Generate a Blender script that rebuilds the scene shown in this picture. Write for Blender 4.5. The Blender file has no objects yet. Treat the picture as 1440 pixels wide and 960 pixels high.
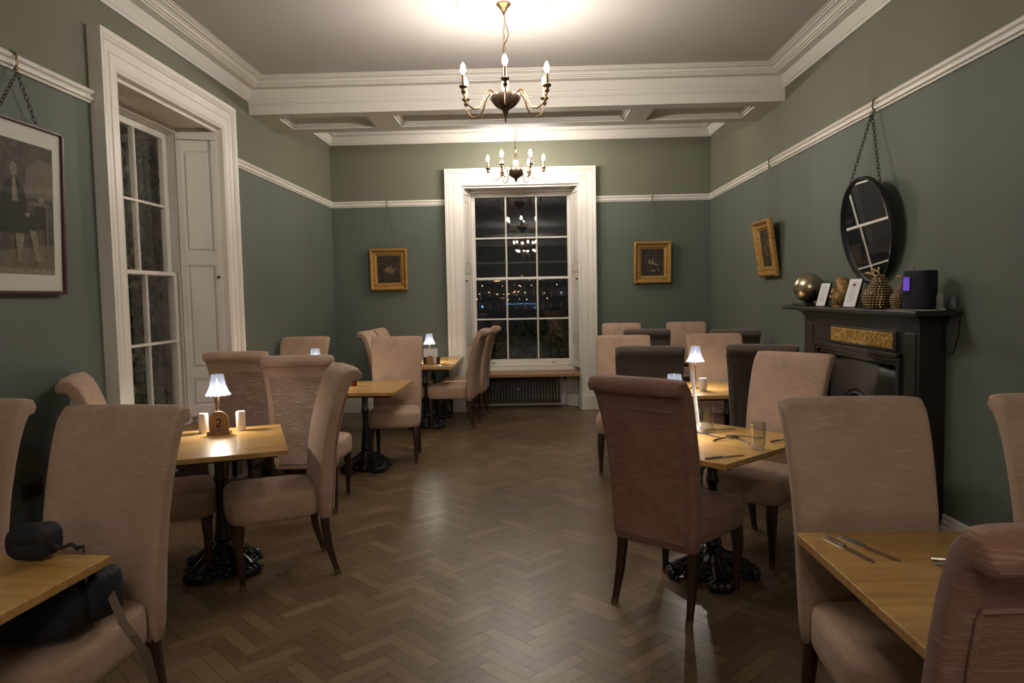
import bpy, bmesh, math, random
from mathutils import Vector, Matrix
random.seed(7)
PI = math.pi
sc = bpy.context.scene
COL = sc.collection

# ------------------------------------------------------------ camera, world, exposure
F_PX, YAW, PITCH, ROLL, CAM_H = 1008.57, 0.02778, 0.06471, 0.01915, 1.55
XL, XR, D, REAR = -2.645, 2.389, 9.61, -7.6
CEIL, CEIL2, BEAM0, BEAM1, BEAMZ = 3.60, 3.76, 6.86, 7.66, 3.30
cy, sy = math.cos(YAW), math.sin(YAW)
fw = Vector((-sy * math.cos(PITCH), cy * math.cos(PITCH), -math.sin(PITCH)))
rt = Vector((cy, sy, 0)); up = rt.cross(fw)
r2 = rt * math.cos(ROLL) - up * math.sin(ROLL); u2 = up * math.cos(ROLL) + rt * math.sin(ROLL)
cd = bpy.data.cameras.new('camera'); cam = bpy.data.objects.new('camera', cd); COL.objects.link(cam)
M = Matrix((r2, u2, -fw)).transposed().to_4x4(); M.translation = (0, 0, CAM_H)
cam.matrix_world = M
cd.sensor_width = 36.0; cd.lens = F_PX / 1440 * 36; cd.clip_start = 0.05
sc.camera = cam
w = bpy.data.worlds.new('night_sky'); sc.world = w; w.use_nodes = True
w.node_tree.nodes['Background'].inputs[0].default_value = (0.010, 0.010, 0.011, 1)
w.node_tree.nodes['Background'].inputs[1].default_value = 0.35
sc.view_settings.view_transform = 'Standard'; sc.view_settings.look = 'None'
sc.view_settings.exposure = 0.91; sc.view_settings.gamma = 1.0; sc.view_settings.use_curve_mapping = False
sc.cycles.max_bounces = 8; sc.cycles.diffuse_bounces = 4; sc.cycles.glossy_bounces = 4
sc.cycles.transparent_max_bounces = 12; sc.cycles.caustics_reflective = False; sc.cycles.caustics_refractive = False
sc.cycles.sample_clamp_indirect = 4.0
TABLE_W = 5.5           # watts of each table lamp
BULB_C = (1.0, 0.905, 0.80)

# ------------------------------------------------------------ materials
def mat(name, col, rough=0.6, metal=0.0, spec=0.5, noise=None, bump=0.0, bscale=60, sheen=0, coat=0, emis=None, es=0, trans=0, ior=1.45):
    """noise = (scale vector, second colour, detail, lo, hi)"""
    m = bpy.data.materials.new(name); m.use_nodes = True
    nt = m.node_tree; b = nt.nodes['Principled BSDF']; N = nt.nodes.new; L = nt.links.new
    b.inputs['Base Color'].default_value = (*col, 1); b.inputs['Roughness'].default_value = rough
    b.inputs['Metallic'].default_value = metal; b.inputs['Specular IOR Level'].default_value = spec
    b.inputs['Sheen Weight'].default_value = sheen; b.inputs['Coat Weight'].default_value = coat
    b.inputs['Transmission Weight'].default_value = trans; b.inputs['IOR'].default_value = ior
    if emis: b.inputs['Emission Color'].default_value = (*emis, 1); b.inputs['Emission Strength'].default_value = es
    if noise or bump:
        tc = N('ShaderNodeTexCoord')
    if noise:
        sv, c2, det, lo, hi = noise
        mp = N('ShaderNodeMapping'); mp.inputs['Scale'].default_value = sv; L(tc.outputs['Object'], mp.inputs[0])
        n = N('ShaderNodeTexNoise'); n.inputs['Scale'].default_value = 1; n.inputs['Detail'].default_value = det; L(mp.outputs[0], n.inputs[0])
        r = N('ShaderNodeValToRGB'); r.color_ramp.elements[0].position = lo; r.color_ramp.elements[1].position = hi
        r.color_ramp.elements[0].color = (*col, 1); r.color_ramp.elements[1].color = (*c2, 1)
        L(n.outputs[0], r.inputs[0]); L(r.outputs[0], b.inputs['Base Color'])
    if bump:
        n2 = N('ShaderNodeTexNoise'); n2.inputs['Scale'].default_value = bscale; n2.inputs['Detail'].default_value = 3
        L(tc.outputs['Object'], n2.inputs[0]); bp = N('ShaderNodeBump'); bp.inputs['Strength'].default_value = bump
        bp.inputs['Distance'].default_value = 0.01; L(n2.outputs[0], bp.inputs['Height']); L(bp.outputs[0], b.inputs['Normal'])
    return m
WALL = mat('sage_wall_paint', (0.112, 0.132, 0.106), 0.6, noise=((1.2, 1.2, 0.7), (0.123, 0.144, 0.116), 3, .35, .65), bump=.12, bscale=180, spec=.3)
WALL2 = mat('olive_upper_wall', (0.152, 0.156, 0.112), 0.65, noise=((1.0, 1.0, 0.6), (0.166, 0.170, 0.124), 3, .35, .65), bump=.12, bscale=180, spec=.3)  # slightly lighter, more olive tone above the picture rail
CEILM = mat('ceiling_paint', (0.47, 0.445, 0.42), 0.85, bump=.05, bscale=20)
WHITE = mat('white_gloss_paint', (0.66, 0.625, 0.57), 0.38, noise=((3, 3, 3), (0.70, 0.665, 0.61), 4, .3, .7))
PLASTER = mat('white_plaster', (0.62, 0.595, 0.55), 0.7)
def fabric(name, c1, c2, wear_sheen, hi=.75, sheen=.35):
    m = mat(name, c1, 0.85, spec=.25, sheen=sheen)
    nt = m.node_tree; b = nt.nodes['Principled BSDF']; N = nt.nodes.new; L = nt.links.new
    tc = N('ShaderNodeTexCoord')
    def nz(sc_, det, dist=0):
        mp = N('ShaderNodeMapping'); mp.inputs['Scale'].default_value = sc_; L(tc.outputs['Object'], mp.inputs[0])
        n = N('ShaderNodeTexNoise'); n.inputs['Scale'].default_value = 1; n.inputs['Detail'].default_value = det
        n.inputs['Distortion'].default_value = dist; L(mp.outputs[0], n.inputs[0]); return n
    big = nz((5, 5, 5), 3); r = N('ShaderNodeValToRGB')
    r.color_ramp.elements[0].position = .35; r.color_ramp.elements[1].position = .68
    r.color_ramp.elements[0].color = (*c1, 1); r.color_ramp.elements[1].color = (*c2, 1); L(big.outputs[0], r.inputs[0])
    st = nz((16, 16, 150), 5, .9); r3 = N('ShaderNodeValToRGB')
    r3.color_ramp.elements[0].position = .54; r3.color_ramp.elements[1].position = hi; L(st.outputs[0], r3.inputs[0])
    mx = N('ShaderNodeMix'); mx.data_type = 'RGBA'; L(r3.outputs[0], mx.inputs[0]); L(r.outputs[0], mx.inputs[6])
    mx.inputs[7].default_value = (*wear_sheen, 1); L(mx.outputs[2], b.inputs['Base Color'])
    bp = N('ShaderNodeBump'); bp.inputs['Strength'].default_value = .35; bp.inputs['Distance'].default_value = .004
    L(st.outputs[0], bp.inputs['Height']); L(bp.outputs[0], b.inputs['Normal'])
    return m
FAB = fabric('taupe_chenille', (0.385, 0.255, 0.182), (0.46, 0.315, 0.232), (0.60, 0.46, 0.36), .95, .12)
FABB = fabric('brown_chenille', (0.225, 0.112, 0.080), (0.285, 0.158, 0.115), (0.40, 0.27, 0.205), .80, .12)
GREYF = fabric('grey_brown_weave', (0.100, 0.078, 0.064), (0.125, 0.098, 0.082), (0.20, 0.165, 0.14), .95, .2)
DARKWOOD = mat('dark_wood', (0.030, 0.012, 0.008), 0.35, noise=((30, 30, 4), (0.055, 0.024, 0.015), 3, .3, .7), coat=.2)
CAPM = mat('foot_cap_brass', (0.16, 0.10, 0.05), 0.5, metal=.5)
IRON = mat('black_iron', (0.010, 0.010, 0.010), 0.28, spec=.6, coat=.3, bump=.25, bscale=30)
def wood(name, c1, c2, c3, rough, sc_=(1, 9, 9)):
    m = mat(name, c1, rough, coat=.25); nt = m.node_tree; b = nt.nodes['Principled BSDF']; N = nt.nodes.new; L = nt.links.new
    tc = N('ShaderNodeTexCoord'); mp = N('ShaderNodeMapping'); mp.inputs['Scale'].default_value = sc_; L(tc.outputs['Object'], mp.inputs[0])
    n = N('ShaderNodeTexNoise'); n.inputs['Scale'].default_value = 2.2; n.inputs['Detail'].default_value = 6; n.inputs['Distortion'].default_value = 1.2
    L(mp.outputs[0], n.inputs[0]); r = N('ShaderNodeValToRGB'); e = r.color_ramp.elements
    e[0].position = .30; e[0].color = (*c2, 1); e[1].position = .72; e[1].color = (*c3, 1); k = e.new(.5); k.color = (*c1, 1)
    L(n.outputs[0], r.inputs[0]); L(r.outputs[0], b.inputs['Base Color'])
    rr = N('ShaderNodeMapRange'); rr.inputs[3].default_value = rough - .07; rr.inputs[4].default_value = rough + .1; L(n.outputs[0], rr.inputs[0]); L(rr.outputs[0], b.inputs['Roughness'])
    return m
OAK = wood('oak_tabletop', (0.50, 0.285, 0.082), (0.39, 0.205, 0.055), (0.58, 0.36, 0.125), .33)
OAKD = wood('oak_bench', (0.30, 0.155, 0.055), (0.24, 0.12, 0.04), (0.36, 0.20, 0.08), .45, (1, 14, 14))
BRASS = mat('aged_brass', (0.22, 0.135, 0.065), 0.35, metal=.9)
BRONZE = mat('antique_bronze', (0.13, 0.09, 0.06), 0.32, metal=.85, bump=.3, bscale=60)
GILT = mat('gilded_wood', (0.33, 0.18, 0.045), 0.42, metal=.55, noise=((40, 40, 40), (0.50, 0.30, 0.09), 4, .35, .65), bump=.7, bscale=70)
GILT_SMOOTH = mat('gilded_slip', (0.60, 0.40, 0.16), 0.35, metal=.6)
DARKPAINT = mat('dark_canvas', (0.022, 0.016, 0.009), 0.5, noise=((14, 14, 14), (0.05, 0.035, 0.02), 4, .4, .7))
LEAFPAINT = mat('ochre_leaf_paint', (0.30, 0.19, 0.07), 0.6, noise=((50, 50, 50), (0.18, 0.11, 0.04), 3, .4, .6))
GREENPAINT = mat('grey_green_paint', (0.13, 0.13, 0.08), 0.6, noise=((50, 50, 50), (0.24, 0.2, 0.12), 3, .4, .6))
BLACKP = mat('black_painted_cast_iron', (0.014, 0.012, 0.012), 0.42, noise=((8, 8, 60), (0.026, 0.020, 0.017), 3, .3, .7))
BLACKM = mat('matt_black', (0.008, 0.008, 0.009), 0.6)
BAGM = mat('black_nylon', (0.010, 0.011, 0.014), 0.7, bump=.6, bscale=45)
STRAPM = mat('tan_strap', (0.13, 0.085, 0.06), 0.7)
CHAINM = mat('dark_chain', (0.03, 0.026, 0.02), 0.4, metal=.7)
MIRROR = mat('mirror_glass', (0.85, 0.87, 0.86), 0.01, metal=1)
CERAM = mat('white_ceramic', (0.70, 0.68, 0.65), 0.3)
PAPER = mat('white_card', (0.75, 0.75, 0.76), 0.6)
STEEL = mat('cutlery_steel', (0.45, 0.44, 0.42), 0.22, metal=1)
MDF = mat('tan_board', (0.30, 0.16, 0.075), 0.55, noise=((80, 80, 80), (0.36, 0.20, 0.10), 3, .3, .7))
INK = mat('black_ink', (0.012, 0.010, 0.010), 0.6)
MOUNT = mat('cream_mount', (0.66, 0.64, 0.57), 0.7)
RADM = mat('brown_radiator_enamel', (0.055, 0.035, 0.026), 0.35)
WPIPE = mat('painted_pipe', (0.50, 0.47, 0.42), 0.4)
STONE = mat('outside_stone', (0.50, 0.44, 0.32), 0.9, noise=((6, 6, 6), (0.35, 0.31, 0.22), 5, .3, .7), bump=.5, bscale=20)
IVY = mat('ivy_leaf', (0.035, 0.055, 0.018), 0.5, noise=((9, 9, 9), (0.09, 0.11, 0.04), 2, .35, .65))
HEDGE = mat('hedge_green', (0.016, 0.030, 0.010), 0.8)
GRAVEL = mat('garden_ground', (0.05, 0.045, 0.035), 0.95)
def glass(name, refl, tint=(1, 1, 1), rough=0.0, pwr=5, amt=.5):
    m = bpy.data.materials.new(name); m.use_nodes = True; nt = m.node_tree; nt.nodes.remove(nt.nodes['Principled BSDF'])
    N = nt.nodes.new; L = nt.links.new; out = nt.nodes['Material Output']
    t = N('ShaderNodeBsdfTransparent'); t.inputs[0].default_value = (*tint, 1); g = N('ShaderNodeBsdfGlossy'); g.inputs['Roughness'].default_value = rough
    lw = N('ShaderNodeLayerWeight'); lw.inputs[0].default_value = .5; pw = N('ShaderNodeMath'); pw.operation = 'POWER'; pw.inputs[1].default_value = pwr; L(lw.outputs['Facing'], pw.inputs[0])
    ad = N('ShaderNodeMath'); ad.operation = 'MULTIPLY_ADD'; ad.inputs[1].default_value = amt; ad.inputs[2].default_value = .04 * refl; L(pw.outputs[0], ad.inputs[0]); mx = N('ShaderNodeMixShader'); L(ad.outputs[0], mx.inputs[0]); L(t.outputs[0], mx.inputs[1]); L(g.outputs[0], mx.inputs[2]); L(mx.outputs[0], out.inputs[0])
    return m
PANE = glass('window_glass', 1.6)
TUMBLER = glass('tumbler_glass', 2.0, (.93, .95, .95), .03, 1.8, .75)
PGLASS = glass('picture_glass', .7)
def emit(name, c, s):
    m = bpy.data.materials.new(name); m.use_nodes = True; nt = m.node_tree; nt.nodes.remove(nt.nodes['Principled BSDF'])
    e = nt.nodes.new('ShaderNodeEmission'); e.inputs[0].default_value = (*c, 1); e.inputs[1].default_value = s; nt.links.new(e.outputs[0], nt.nodes['Material Output'].inputs[0]); return m
BULB = emit('candle_bulb_glow', BULB_C, 460)
SHADE_BULB = emit('small_lamp_glow', (1, .95, .88), 30)
BLUE = emit('blue_strip_glow', (.1, .45, 1), 14)
WARM = emit('warm_strip_glow', (1, .62, .35), 14)
PURPLE = emit('purple_screen_glow', (.13, .06, .42), .6)
def shade_mat(name, glow):
    m = bpy.data.materials.new(name); m.use_nodes = True; nt = m.node_tree; nt.nodes.remove(nt.nodes['Principled BSDF']); N = nt.nodes.new; L = nt.links.new
    t = N('ShaderNodeBsdfTransparent'); t.inputs[0].default_value = (.9, .92, 1, 1)
    tl = N('ShaderNodeBsdfTranslucent'); tl.inputs[0].default_value = (.07, .075, .09, 1)
    g = N('ShaderNodeBsdfGlossy'); g.inputs['Roughness'].default_value = .1
    e = N('ShaderNodeEmission'); e.inputs[0].default_value = (.86, .90, 1, 1); e.inputs[1].default_value = glow
    tc = N('ShaderNodeTexCoord'); sp = N('ShaderNodeSeparateXYZ'); L(tc.outputs['Object'], sp.inputs[0])
    at = N('ShaderNodeMath'); at.operation = 'ARCTAN2'; L(sp.outputs[1], at.inputs[0]); L(sp.outputs[0], at.inputs[1])
    mu = N('ShaderNodeMath'); mu.operation = 'MULTIPLY'; mu.inputs[1].default_value = 16; L(at.outputs[0], mu.inputs[0])
    sn = N('ShaderNodeMath'); sn.operation = 'SINE'; L(mu.outputs[0], sn.inputs[0])
    mr = N('ShaderNodeMapRange'); mr.inputs[1].default_value = -1; mr.inputs[2].default_value = 1; mr.inputs[3].default_value = .25; mr.inputs[4].default_value = .8; L(sn.outputs[0], mr.inputs[0])
    a = N('ShaderNodeAddShader'); L(tl.outputs[0], a.inputs[0]); L(e.outputs[0], a.inputs[1])
    m1 = N('ShaderNodeMixShader'); L(mr.outputs[0], m1.inputs[0]); L(t.outputs[0], m1.inputs[1]); L(a.outputs[0], m1.inputs[2])
    m2 = N('ShaderNodeMixShader'); m2.inputs[0].default_value = .08; L(m1.outputs[0], m2.inputs[1]); L(g.outputs[0], m2.inputs[2]); L(m2.outputs[0], nt.nodes['Material Output'].inputs[0])
    return m
SHADE = shade_mat('crystal_shade', .22)

# ------------------------------------------------------------ mesh helpers
def obj(name, bm, m, parent=None, smooth=False, ang=35, loc=None):
    me = bpy.data.meshes.new(name)
    bmesh.ops.recalc_face_normals(bm, faces=bm.faces[:])
    bm.to_mesh(me); bm.free(); me.materials.append(m)
    if smooth:
        me.shade_smooth(); me.set_sharp_from_angle(angle=math.radians(ang))
    o = bpy.data.objects.new(name, me); COL.objects.link(o)
    if parent is not None: o.parent = parent
    if loc is not None: o.location = loc
    return o
def thing(name, label, cat, loc=(0, 0, 0), rz=0, group=None):
    o = bpy.data.objects.new(name, None); COL.objects.link(o); o.empty_display_size = .1
    o.location = loc; o.rotation_euler = (0, 0, rz); o['label'] = label; o['category'] = cat
    if group: o['group'] = group
    return o
def tag(o, label, cat, group=None):
    o['label'] = label; o['category'] = cat
    if group: o['group'] = group
    return o
def struct(name, bm, m, **k):
    o = obj(name, bm, m, **k); o['kind'] = 'structure'; return o
def dup(root, loc, rz, label, group=None):
    def cp(o, par):
        c = o.copy(); COL.objects.link(c)
        if par is not None: c.parent = par
        for ch in o.children: cp(ch, c)
        return c
    r = cp(root, None); r.location = loc; r.rotation_euler = (0, 0, rz); r['label'] = label
    if group: r['group'] = group
    return r
def box(bm, x0, x1, y0, y1, z0, z1, bev=0, mtx=None):
    c = Matrix.Translation(((x0 + x1) / 2, (y0 + y1) / 2, (z0 + z1) / 2)) @ Matrix.Diagonal((abs(x1 - x0), abs(y1 - y0), abs(z1 - z0), 1))
    if mtx is not None: c = mtx @ c
    r = bmesh.ops.create_cube(bm, size=1, matrix=c)
    if bev:
        es = set(e for v in r['verts'] for e in v.link_edges)
        bmesh.ops.bevel(bm, geom=list(es), offset=bev, segments=2, affect='EDGES', profile=.5)
def loft(bm, rings, cap0=True, cap1=True, closed=True):
    vs = [[bm.verts.new(p) for p in r] for r in rings]
    n = len(rings[0])
    for a, b in zip(vs, vs[1:]):
        for i in range(n if closed else n - 1):
            j = (i + 1) % n
            bm.faces.new((a[i], a[j], b[j], b[i]))
    if cap0: bm.faces.new(vs[0][::-1])
    if cap1: bm.faces.new(vs[-1])
def lathe(bm, prof, n=24, c=(0, 0, 0), fn=None, mtx=None):
    rings = []
    for r, z in prof:
        ring = []
        for i in range(n):
            a = 2 * PI * i / n; rr = max(r, .0004) * (fn(a, z) if fn else 1)
            p = Vector((c[0] + rr * math.cos(a), c[1] + rr * math.sin(a), c[2] + z))
            ring.append(mtx @ p if mtx is not None else p)
        rings.append(ring)
    loft(bm, rings)
def tube(bm, pts, r, n=8, closed=False, cap=True):
    pts = [Vector(p) for p in pts]; rings = []; N = len(pts)
    rr = r if isinstance(r, (list, tuple)) else [r] * N
    prev = None
    for i, p in enumerate(pts):
        if closed: t = pts[(i + 1) % N] - pts[i - 1]
        else: t = pts[min(i + 1, N - 1)] - pts[max(i - 1, 0)]
        t.normalize()
        if prev is None:
            a = Vector((0, 0, 1)) if abs(t.z) < .9 else Vector((1, 0, 0)); u = t.cross(a).normalized()
        else:
            u = (prev - t * prev.dot(t)).normalized()
        prev = u; v = t.cross(u)
        rings.append([p + (u * math.cos(2 * PI * k / n) + v * math.sin(2 * PI * k / n)) * rr[i] for k in range(n)])
    if closed: rings.append(rings[0]); 
    if closed:
        vs = [[bm.verts.new(p) for p in r_] for r_ in rings[:-1]]
        for i in range(N):
            a, b = vs[i], vs[(i + 1) % N]
            for k in range(n): bm.faces.new((a[k], a[(k + 1) % n], b[(k + 1) % n], b[k]))
    else: loft(bm, rings, cap, cap)
def prism(bm, poly, a, b, mtx=None):
    """extrude 2D poly (u,v) from a to b along the third axis; mtx maps (u,v,t)"""
    rings = [[(mtx @ Vector((u, v, t)) if mtx is not None else Vector((u, v, t))) for u, v in poly] for t in (a, b)]
    loft(bm, rings)
def superell(w, d, n=28, e=4.0):
    out = []
    for i in range(n):
        a = 2 * PI * (i + .5) / n; c, s = math.cos(a), math.sin(a)
        out.append((w * math.copysign(abs(c) ** (2 / e), c), d * math.copysign(abs(s) ** (2 / e), s)))
    return out
def bm_(): return bmesh.new()
def R(d): return math.radians(d)
def lerp(a, b, t): return a + (b - a) * t
def chain(bm, p0, p1, link=.028, r=.0022, wid=.008):
    p0, p1 = Vector(p0), Vector(p1); L = (p1 - p0).length; n = max(2, int(L / (link * .78))); d = (p1 - p0) / n; t = d.normalized()
    a = Vector((1, 0, 0)) if abs(t.x) < .9 else Vector((0, 1, 0)); u = t.cross(a).normalized(); v = t.cross(u)
    for i in range(n):
        c = p0 + d * (i + .5); s = u if i % 2 else v
        pts = [c + t * math.cos(k * PI / 4) * link / 2 + s * math.sin(k * PI / 4) * wid for k in range(8)]
        tube(bm, pts, r, 4, closed=True)

# ------------------------------------------------------------ room shell
def floor():
    n, wd, L = 4, .072, .288
    bm = bm_(); uv = bm.loops.layers.uv.new('UVMap'); ca = bm.loops.layers.color.new('tone')
    c45 = math.sqrt(.5); g = .012
    x0, x1, y0, y1 = XL, XR, REAR, D + .5
    for k in range(-160, 160):
        for m in range(-40, 40):
            for kind in (0, 1):
                if kind == 0: a0, a1, b0, b1 = k + m * n, k + m * n + n, k - m * n, k - m * n + 1
                else: a0, a1, b0, b1 = k + m * n + n, k + m * n + n + 1, k - m * n + 1 - n, k - m * n + 1
                ac, bc = (a0 + a1) / 2 * wd, (b0 + b1) / 2 * wd
                cx, cyy = (ac - bc) * c45, (ac + bc) * c45
                if cx < x0 - .2 or cx > x1 + .2 or cyy < y0 or cyy > y1: continue
                q = [(a0 + g, b0 + g), (a1 - g, b0 + g), (a1 - g, b1 - g), (a0 + g, b1 - g)]
                vs = [bm.verts.new(((p - r) * wd * c45, (p + r) * wd * c45, 0)) for p, r in q]
                f = bm.faces.new(vs); t = random.random(); o1, o2 = random.random() * 50, random.random() * 50
                u = [(0, 0), (n, 0), (n, 1), (0, 1)] if kind == 0 else [(0, 0), (0, 1), (n, 1), (n, 0)]
                for lp, (uu, vv) in zip(f.loops, u):
                    lp[uv].uv = (uu + o1, vv + o2); lp[ca] = (t, kind, random.random(), 1)
    m = mat('herringbone_parquet', (0.12, 0.07, 0.035), .3)
    nt = m.node_tree; b = nt.nodes['Principled BSDF']; N = nt.nodes.new; Lk = nt.links.new
    at = N('ShaderNodeVertexColor'); at.layer_name = 'tone'; sp = N('ShaderNodeSeparateColor'); Lk(at.outputs[0], sp.inputs[0])
    uvn = N('ShaderNodeUVMap'); mp = N('ShaderNodeMapping'); mp.inputs['Scale'].default_value = (.9, 7, 1); Lk(uvn.outputs[0], mp.inputs[0])
    no = N('ShaderNodeTexNoise'); no.inputs['Scale'].default_value = 1.4; no.inputs['Detail'].default_value = 5; Lk(mp.outputs[0], no.inputs[0])
    r = N('ShaderNodeValToRGB'); e = r.color_ramp.elements
    e[0].position = .0; e[0].color = (0.110, 0.070, 0.038, 1); e[1].position = 1; e[1].color = (0.265, 0.185, 0.110, 1)
    md = N('ShaderNodeMath'); md.operation = 'MULTIPLY_ADD'; md.inputs[1].default_value = .62; Lk(sp.outputs[0], md.inputs[0])
    m3 = N('ShaderNodeMath'); m3.operation = 'MULTIPLY_ADD'; m3.inputs[1].default_value = 1.1; m3.inputs[2].default_value = -.28; Lk(no.outputs[0], m3.inputs[0]); Lk(m3.outputs[0], md.inputs[2])
    Lk(md.outputs[0], r.inputs[0]); 
    tc = N('ShaderNodeTexCoord'); n2 = N('ShaderNodeTexNoise'); n2.inputs['Scale'].default_value = 1.1; n2.inputs['Detail'].default_value = 6; n2.inputs['Roughness'].default_value = .65; n5 = N('ShaderNodeTexNoise'); n5.inputs['Scale'].default_value = .9; n5.inputs['Detail'].default_value = 1; Lk(tc.outputs['Object'], n5.inputs[0]); Lk(tc.outputs['Object'], n2.inputs[0])
    mx = N('ShaderNodeMix'); mx.data_type = 'RGBA'; mx.blend_type = 'MULTIPLY'; mx.inputs[0].default_value = 1
    r2_ = N('ShaderNodeValToRGB'); r2_.color_ramp.elements[0].position = .3; r2_.color_ramp.elements[1].position = .7
    r2_.color_ramp.elements[0].color = (.72, .70, .68, 1); r2_.color_ramp.elements[1].color = (1.12, 1.1, 1.06, 1)
    Lk(n2.outputs[0], r2_.inputs[0]); Lk(r.outputs[0], mx.inputs[6]); Lk(r2_.outputs[0], mx.inputs[7]); Lk(mx.outputs[2], b.inputs['Base Color'])
    rr = N('ShaderNodeMapRange'); rr.inputs[1].default_value = .3; rr.inputs[2].default_value = .7; rr.inputs[3].default_value = .285; rr.inputs[4].default_value = .37; Lk(n5.outputs[0], rr.inputs[0]); Lk(rr.outputs[0], b.inputs['Roughness'])
    bp = N('ShaderNodeBump'); bp.inputs['Strength'].default_value = .22; bp.inputs['Distance'].default_value = .004
    m4 = N('ShaderNodeMath'); m4.operation = 'ADD'; Lk(no.outputs[0], m4.inputs[0]); Lk(sp.outputs[2], m4.inputs[1]); Lk(m4.outputs[0], bp.inputs['Height']); Lk(bp.outputs[0], b.inputs['Normal'])
    me = bpy.data.meshes.new('floor'); bm.normal_update(); 
    box(bm, XL - .5, XR + .3, REAR - .2, D + .5, -.12, -.0012)
    bm.to_mesh(me); bm.free(); me.materials.append(m); me.materials.append(mat('parquet_joint', (.02, .012, .008), .8))
    for p in me.polygons:
        if p.index >= len(me.polygons) - 6: p.material_index = 1
    o = bpy.data.objects.new('floor', me); COL.objects.link(o); o['kind'] = 'structure'
floor()

RAIL0, RAIL1 = 2.75, 2.83
LWC = 5.345; BWC = -.122           # window centres
OPW, OPT, WT = .775, 3.0, .42      # opening half width, top, depth to the sash
def wall_x(name, x, t, y0, y1, hole=None, top=CEIL2 + .1):
    for nm, m, z0, z1 in ((name, WALL, 0, (RAIL0 + RAIL1) / 2), (name + '_frieze', WALL2, (RAIL0 + RAIL1) / 2, top)):
        bm = bm_()
        if hole:
            h0, h1, hz = hole
            box(bm, x, x + t, y0, h0, z0, z1); box(bm, x, x + t, h1, y1, z0, z1)
            if z1 > hz: box(bm, x, x + t, h0, h1, max(hz, z0), z1)
        else: box(bm, x, x + t, y0, y1, z0, z1)
        struct(nm, bm, m)
def wall_y(name, y, t, x0, x1, hole=None, top=CEIL2 + .1):
    for nm, m, z0, z1 in ((name, WALL, 0, (RAIL0 + RAIL1) / 2), (name + '_frieze', WALL2, (RAIL0 + RAIL1) / 2, top)):
        bm = bm_()
        if hole:
            h0, h1, hz = hole
            box(bm, x0, h0, y, y + t, z0, z1); box(bm, h1, x1, y, y + t, z0, z1)
            if z1 > hz: box(bm, h0, h1, y, y + t, max(hz, z0), z1)
        else: box(bm, x0, x1, y, y + t, z0, z1)
        struct(nm, bm, m)
wall_x('wall_left', XL, -.46, REAR, D, (LWC - OPW, LWC + OPW, OPT))
wall_x('wall_right', XR, .2, REAR, D)
wall_y('wall_back', D, .46, XL - .55, XR + .2, (BWC - OPW, BWC + OPW, OPT))
wall_y('wall_front', REAR, -.2, XL - .55, XR + .2)
bm = bm_(); box(bm, XL - .5, XR + .2, REAR - .2, BEAM0 + .1, CEIL, CEIL + .1); box(bm, XL - .5, XR + .2, BEAM0 + .1, D + .5, CEIL2, CEIL2 + .1)
struct('ceiling', bm, CEILM)

# beam across the room with recessed soffit panels
bm = bm_()
box(bm, XL, XR, BEAM0, BEAM1, BEAMZ + .045, CEIL2)
panels = [(-2.42, -1.56), (-1.30, .98), (1.20, 2.17)]
py0, py1 = BEAM0 + .17, BEAM1 - .17
box(bm, XL, XR, BEAM0, py0, BEAMZ, BEAMZ + .046); box(bm, XL, XR, py1, BEAM1, BEAMZ, BEAMZ + .046)
xs = [XL] + [v for p in panels for v in p] + [XR]
for i in range(0, len(xs), 2): box(bm, xs[i], xs[i + 1], py0, py1, BEAMZ, BEAMZ + .046)
for a, b in panels:
    for k, (ins, h) in enumerate(((0, .028), (.022, .014))):
        for bx in ((a + ins, b - ins, py0 + ins, py0 + ins + .022), (a + ins, b - ins, py1 - ins - .022, py1 - ins), (a + ins, a + ins + .022, py0 + ins, py1 - ins), (b - ins - .022, b - ins, py0 + ins, py1 - ins)):
            box(bm, *bx, BEAMZ + .045 - h, BEAMZ + .046)
struct('trim_1', bm, PLASTER)

# cornices : profile (projection, drop below ceiling)
CP = [(0, -.19), (.020, -.19), (.022, -.166), (.028, -.164), (.030, -.158), (.052, -.100), (.056, -.084), (.118, -.076), (.120, -.066), (.134, -.063), (.136, -.054),
      (.150, -.050), (.156, -.036), (.172, -.026), (.192, -.022), (.194, -.013), (.210, -.012), (.212, -.004), (.228, -.004), (.228, .001), (0, .001)]
def cornice(name, runs, z):
    bm = bm_()
    for (p0, p1, nrm, e0, e1) in runs:   # e0/e1 : mitre signs
        p0, p1, nrm = Vector((*p0, 0)), Vector((*p1, 0)), Vector((*nrm, 0)); d = (p1 - p0).normalized()
        r = []
        for P, e in ((p0, e0), (p1, e1)):
            r.append([P + nrm * u + d * (e * u) + Vector((0, 0, z + v)) for u, v in CP])
        loft(bm, r)
    struct(name, bm, PLASTER)
cornice('trim_2', [((XL, REAR), (XL, BEAM0), (1, 0), 1, -1), ((XL, BEAM0), (XR, BEAM0), (0, -1), 1, -1), ((XR, BEAM0), (XR, REAR), (-1, 0), 1, -1), ((XR, REAR), (XL, REAR), (0, 1), 1, -1)], CEIL)
cornice('trim_3', [((XL, BEAM1), (XL, D), (1, 0), 1, -1), ((XL, D), (XR, D), (0, -1), 1, -1), ((XR, D), (XR, BEAM1), (-1, 0), 1, -1), ((XR, BEAM1), (XL, BEAM1), (0, 1), 1, -1)], CEIL2)
# a band under the near cornice on the beam
bm = bm_(); box(bm, XL, XR, BEAM0 - .012, BEAM0, BEAMZ + .09, BEAMZ + .105); box(bm, XL, XR, BEAM0 - .02, BEAM0, BEAMZ + .105, BEAMZ + .115); struct('trim_4', bm, PLASTER)

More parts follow.
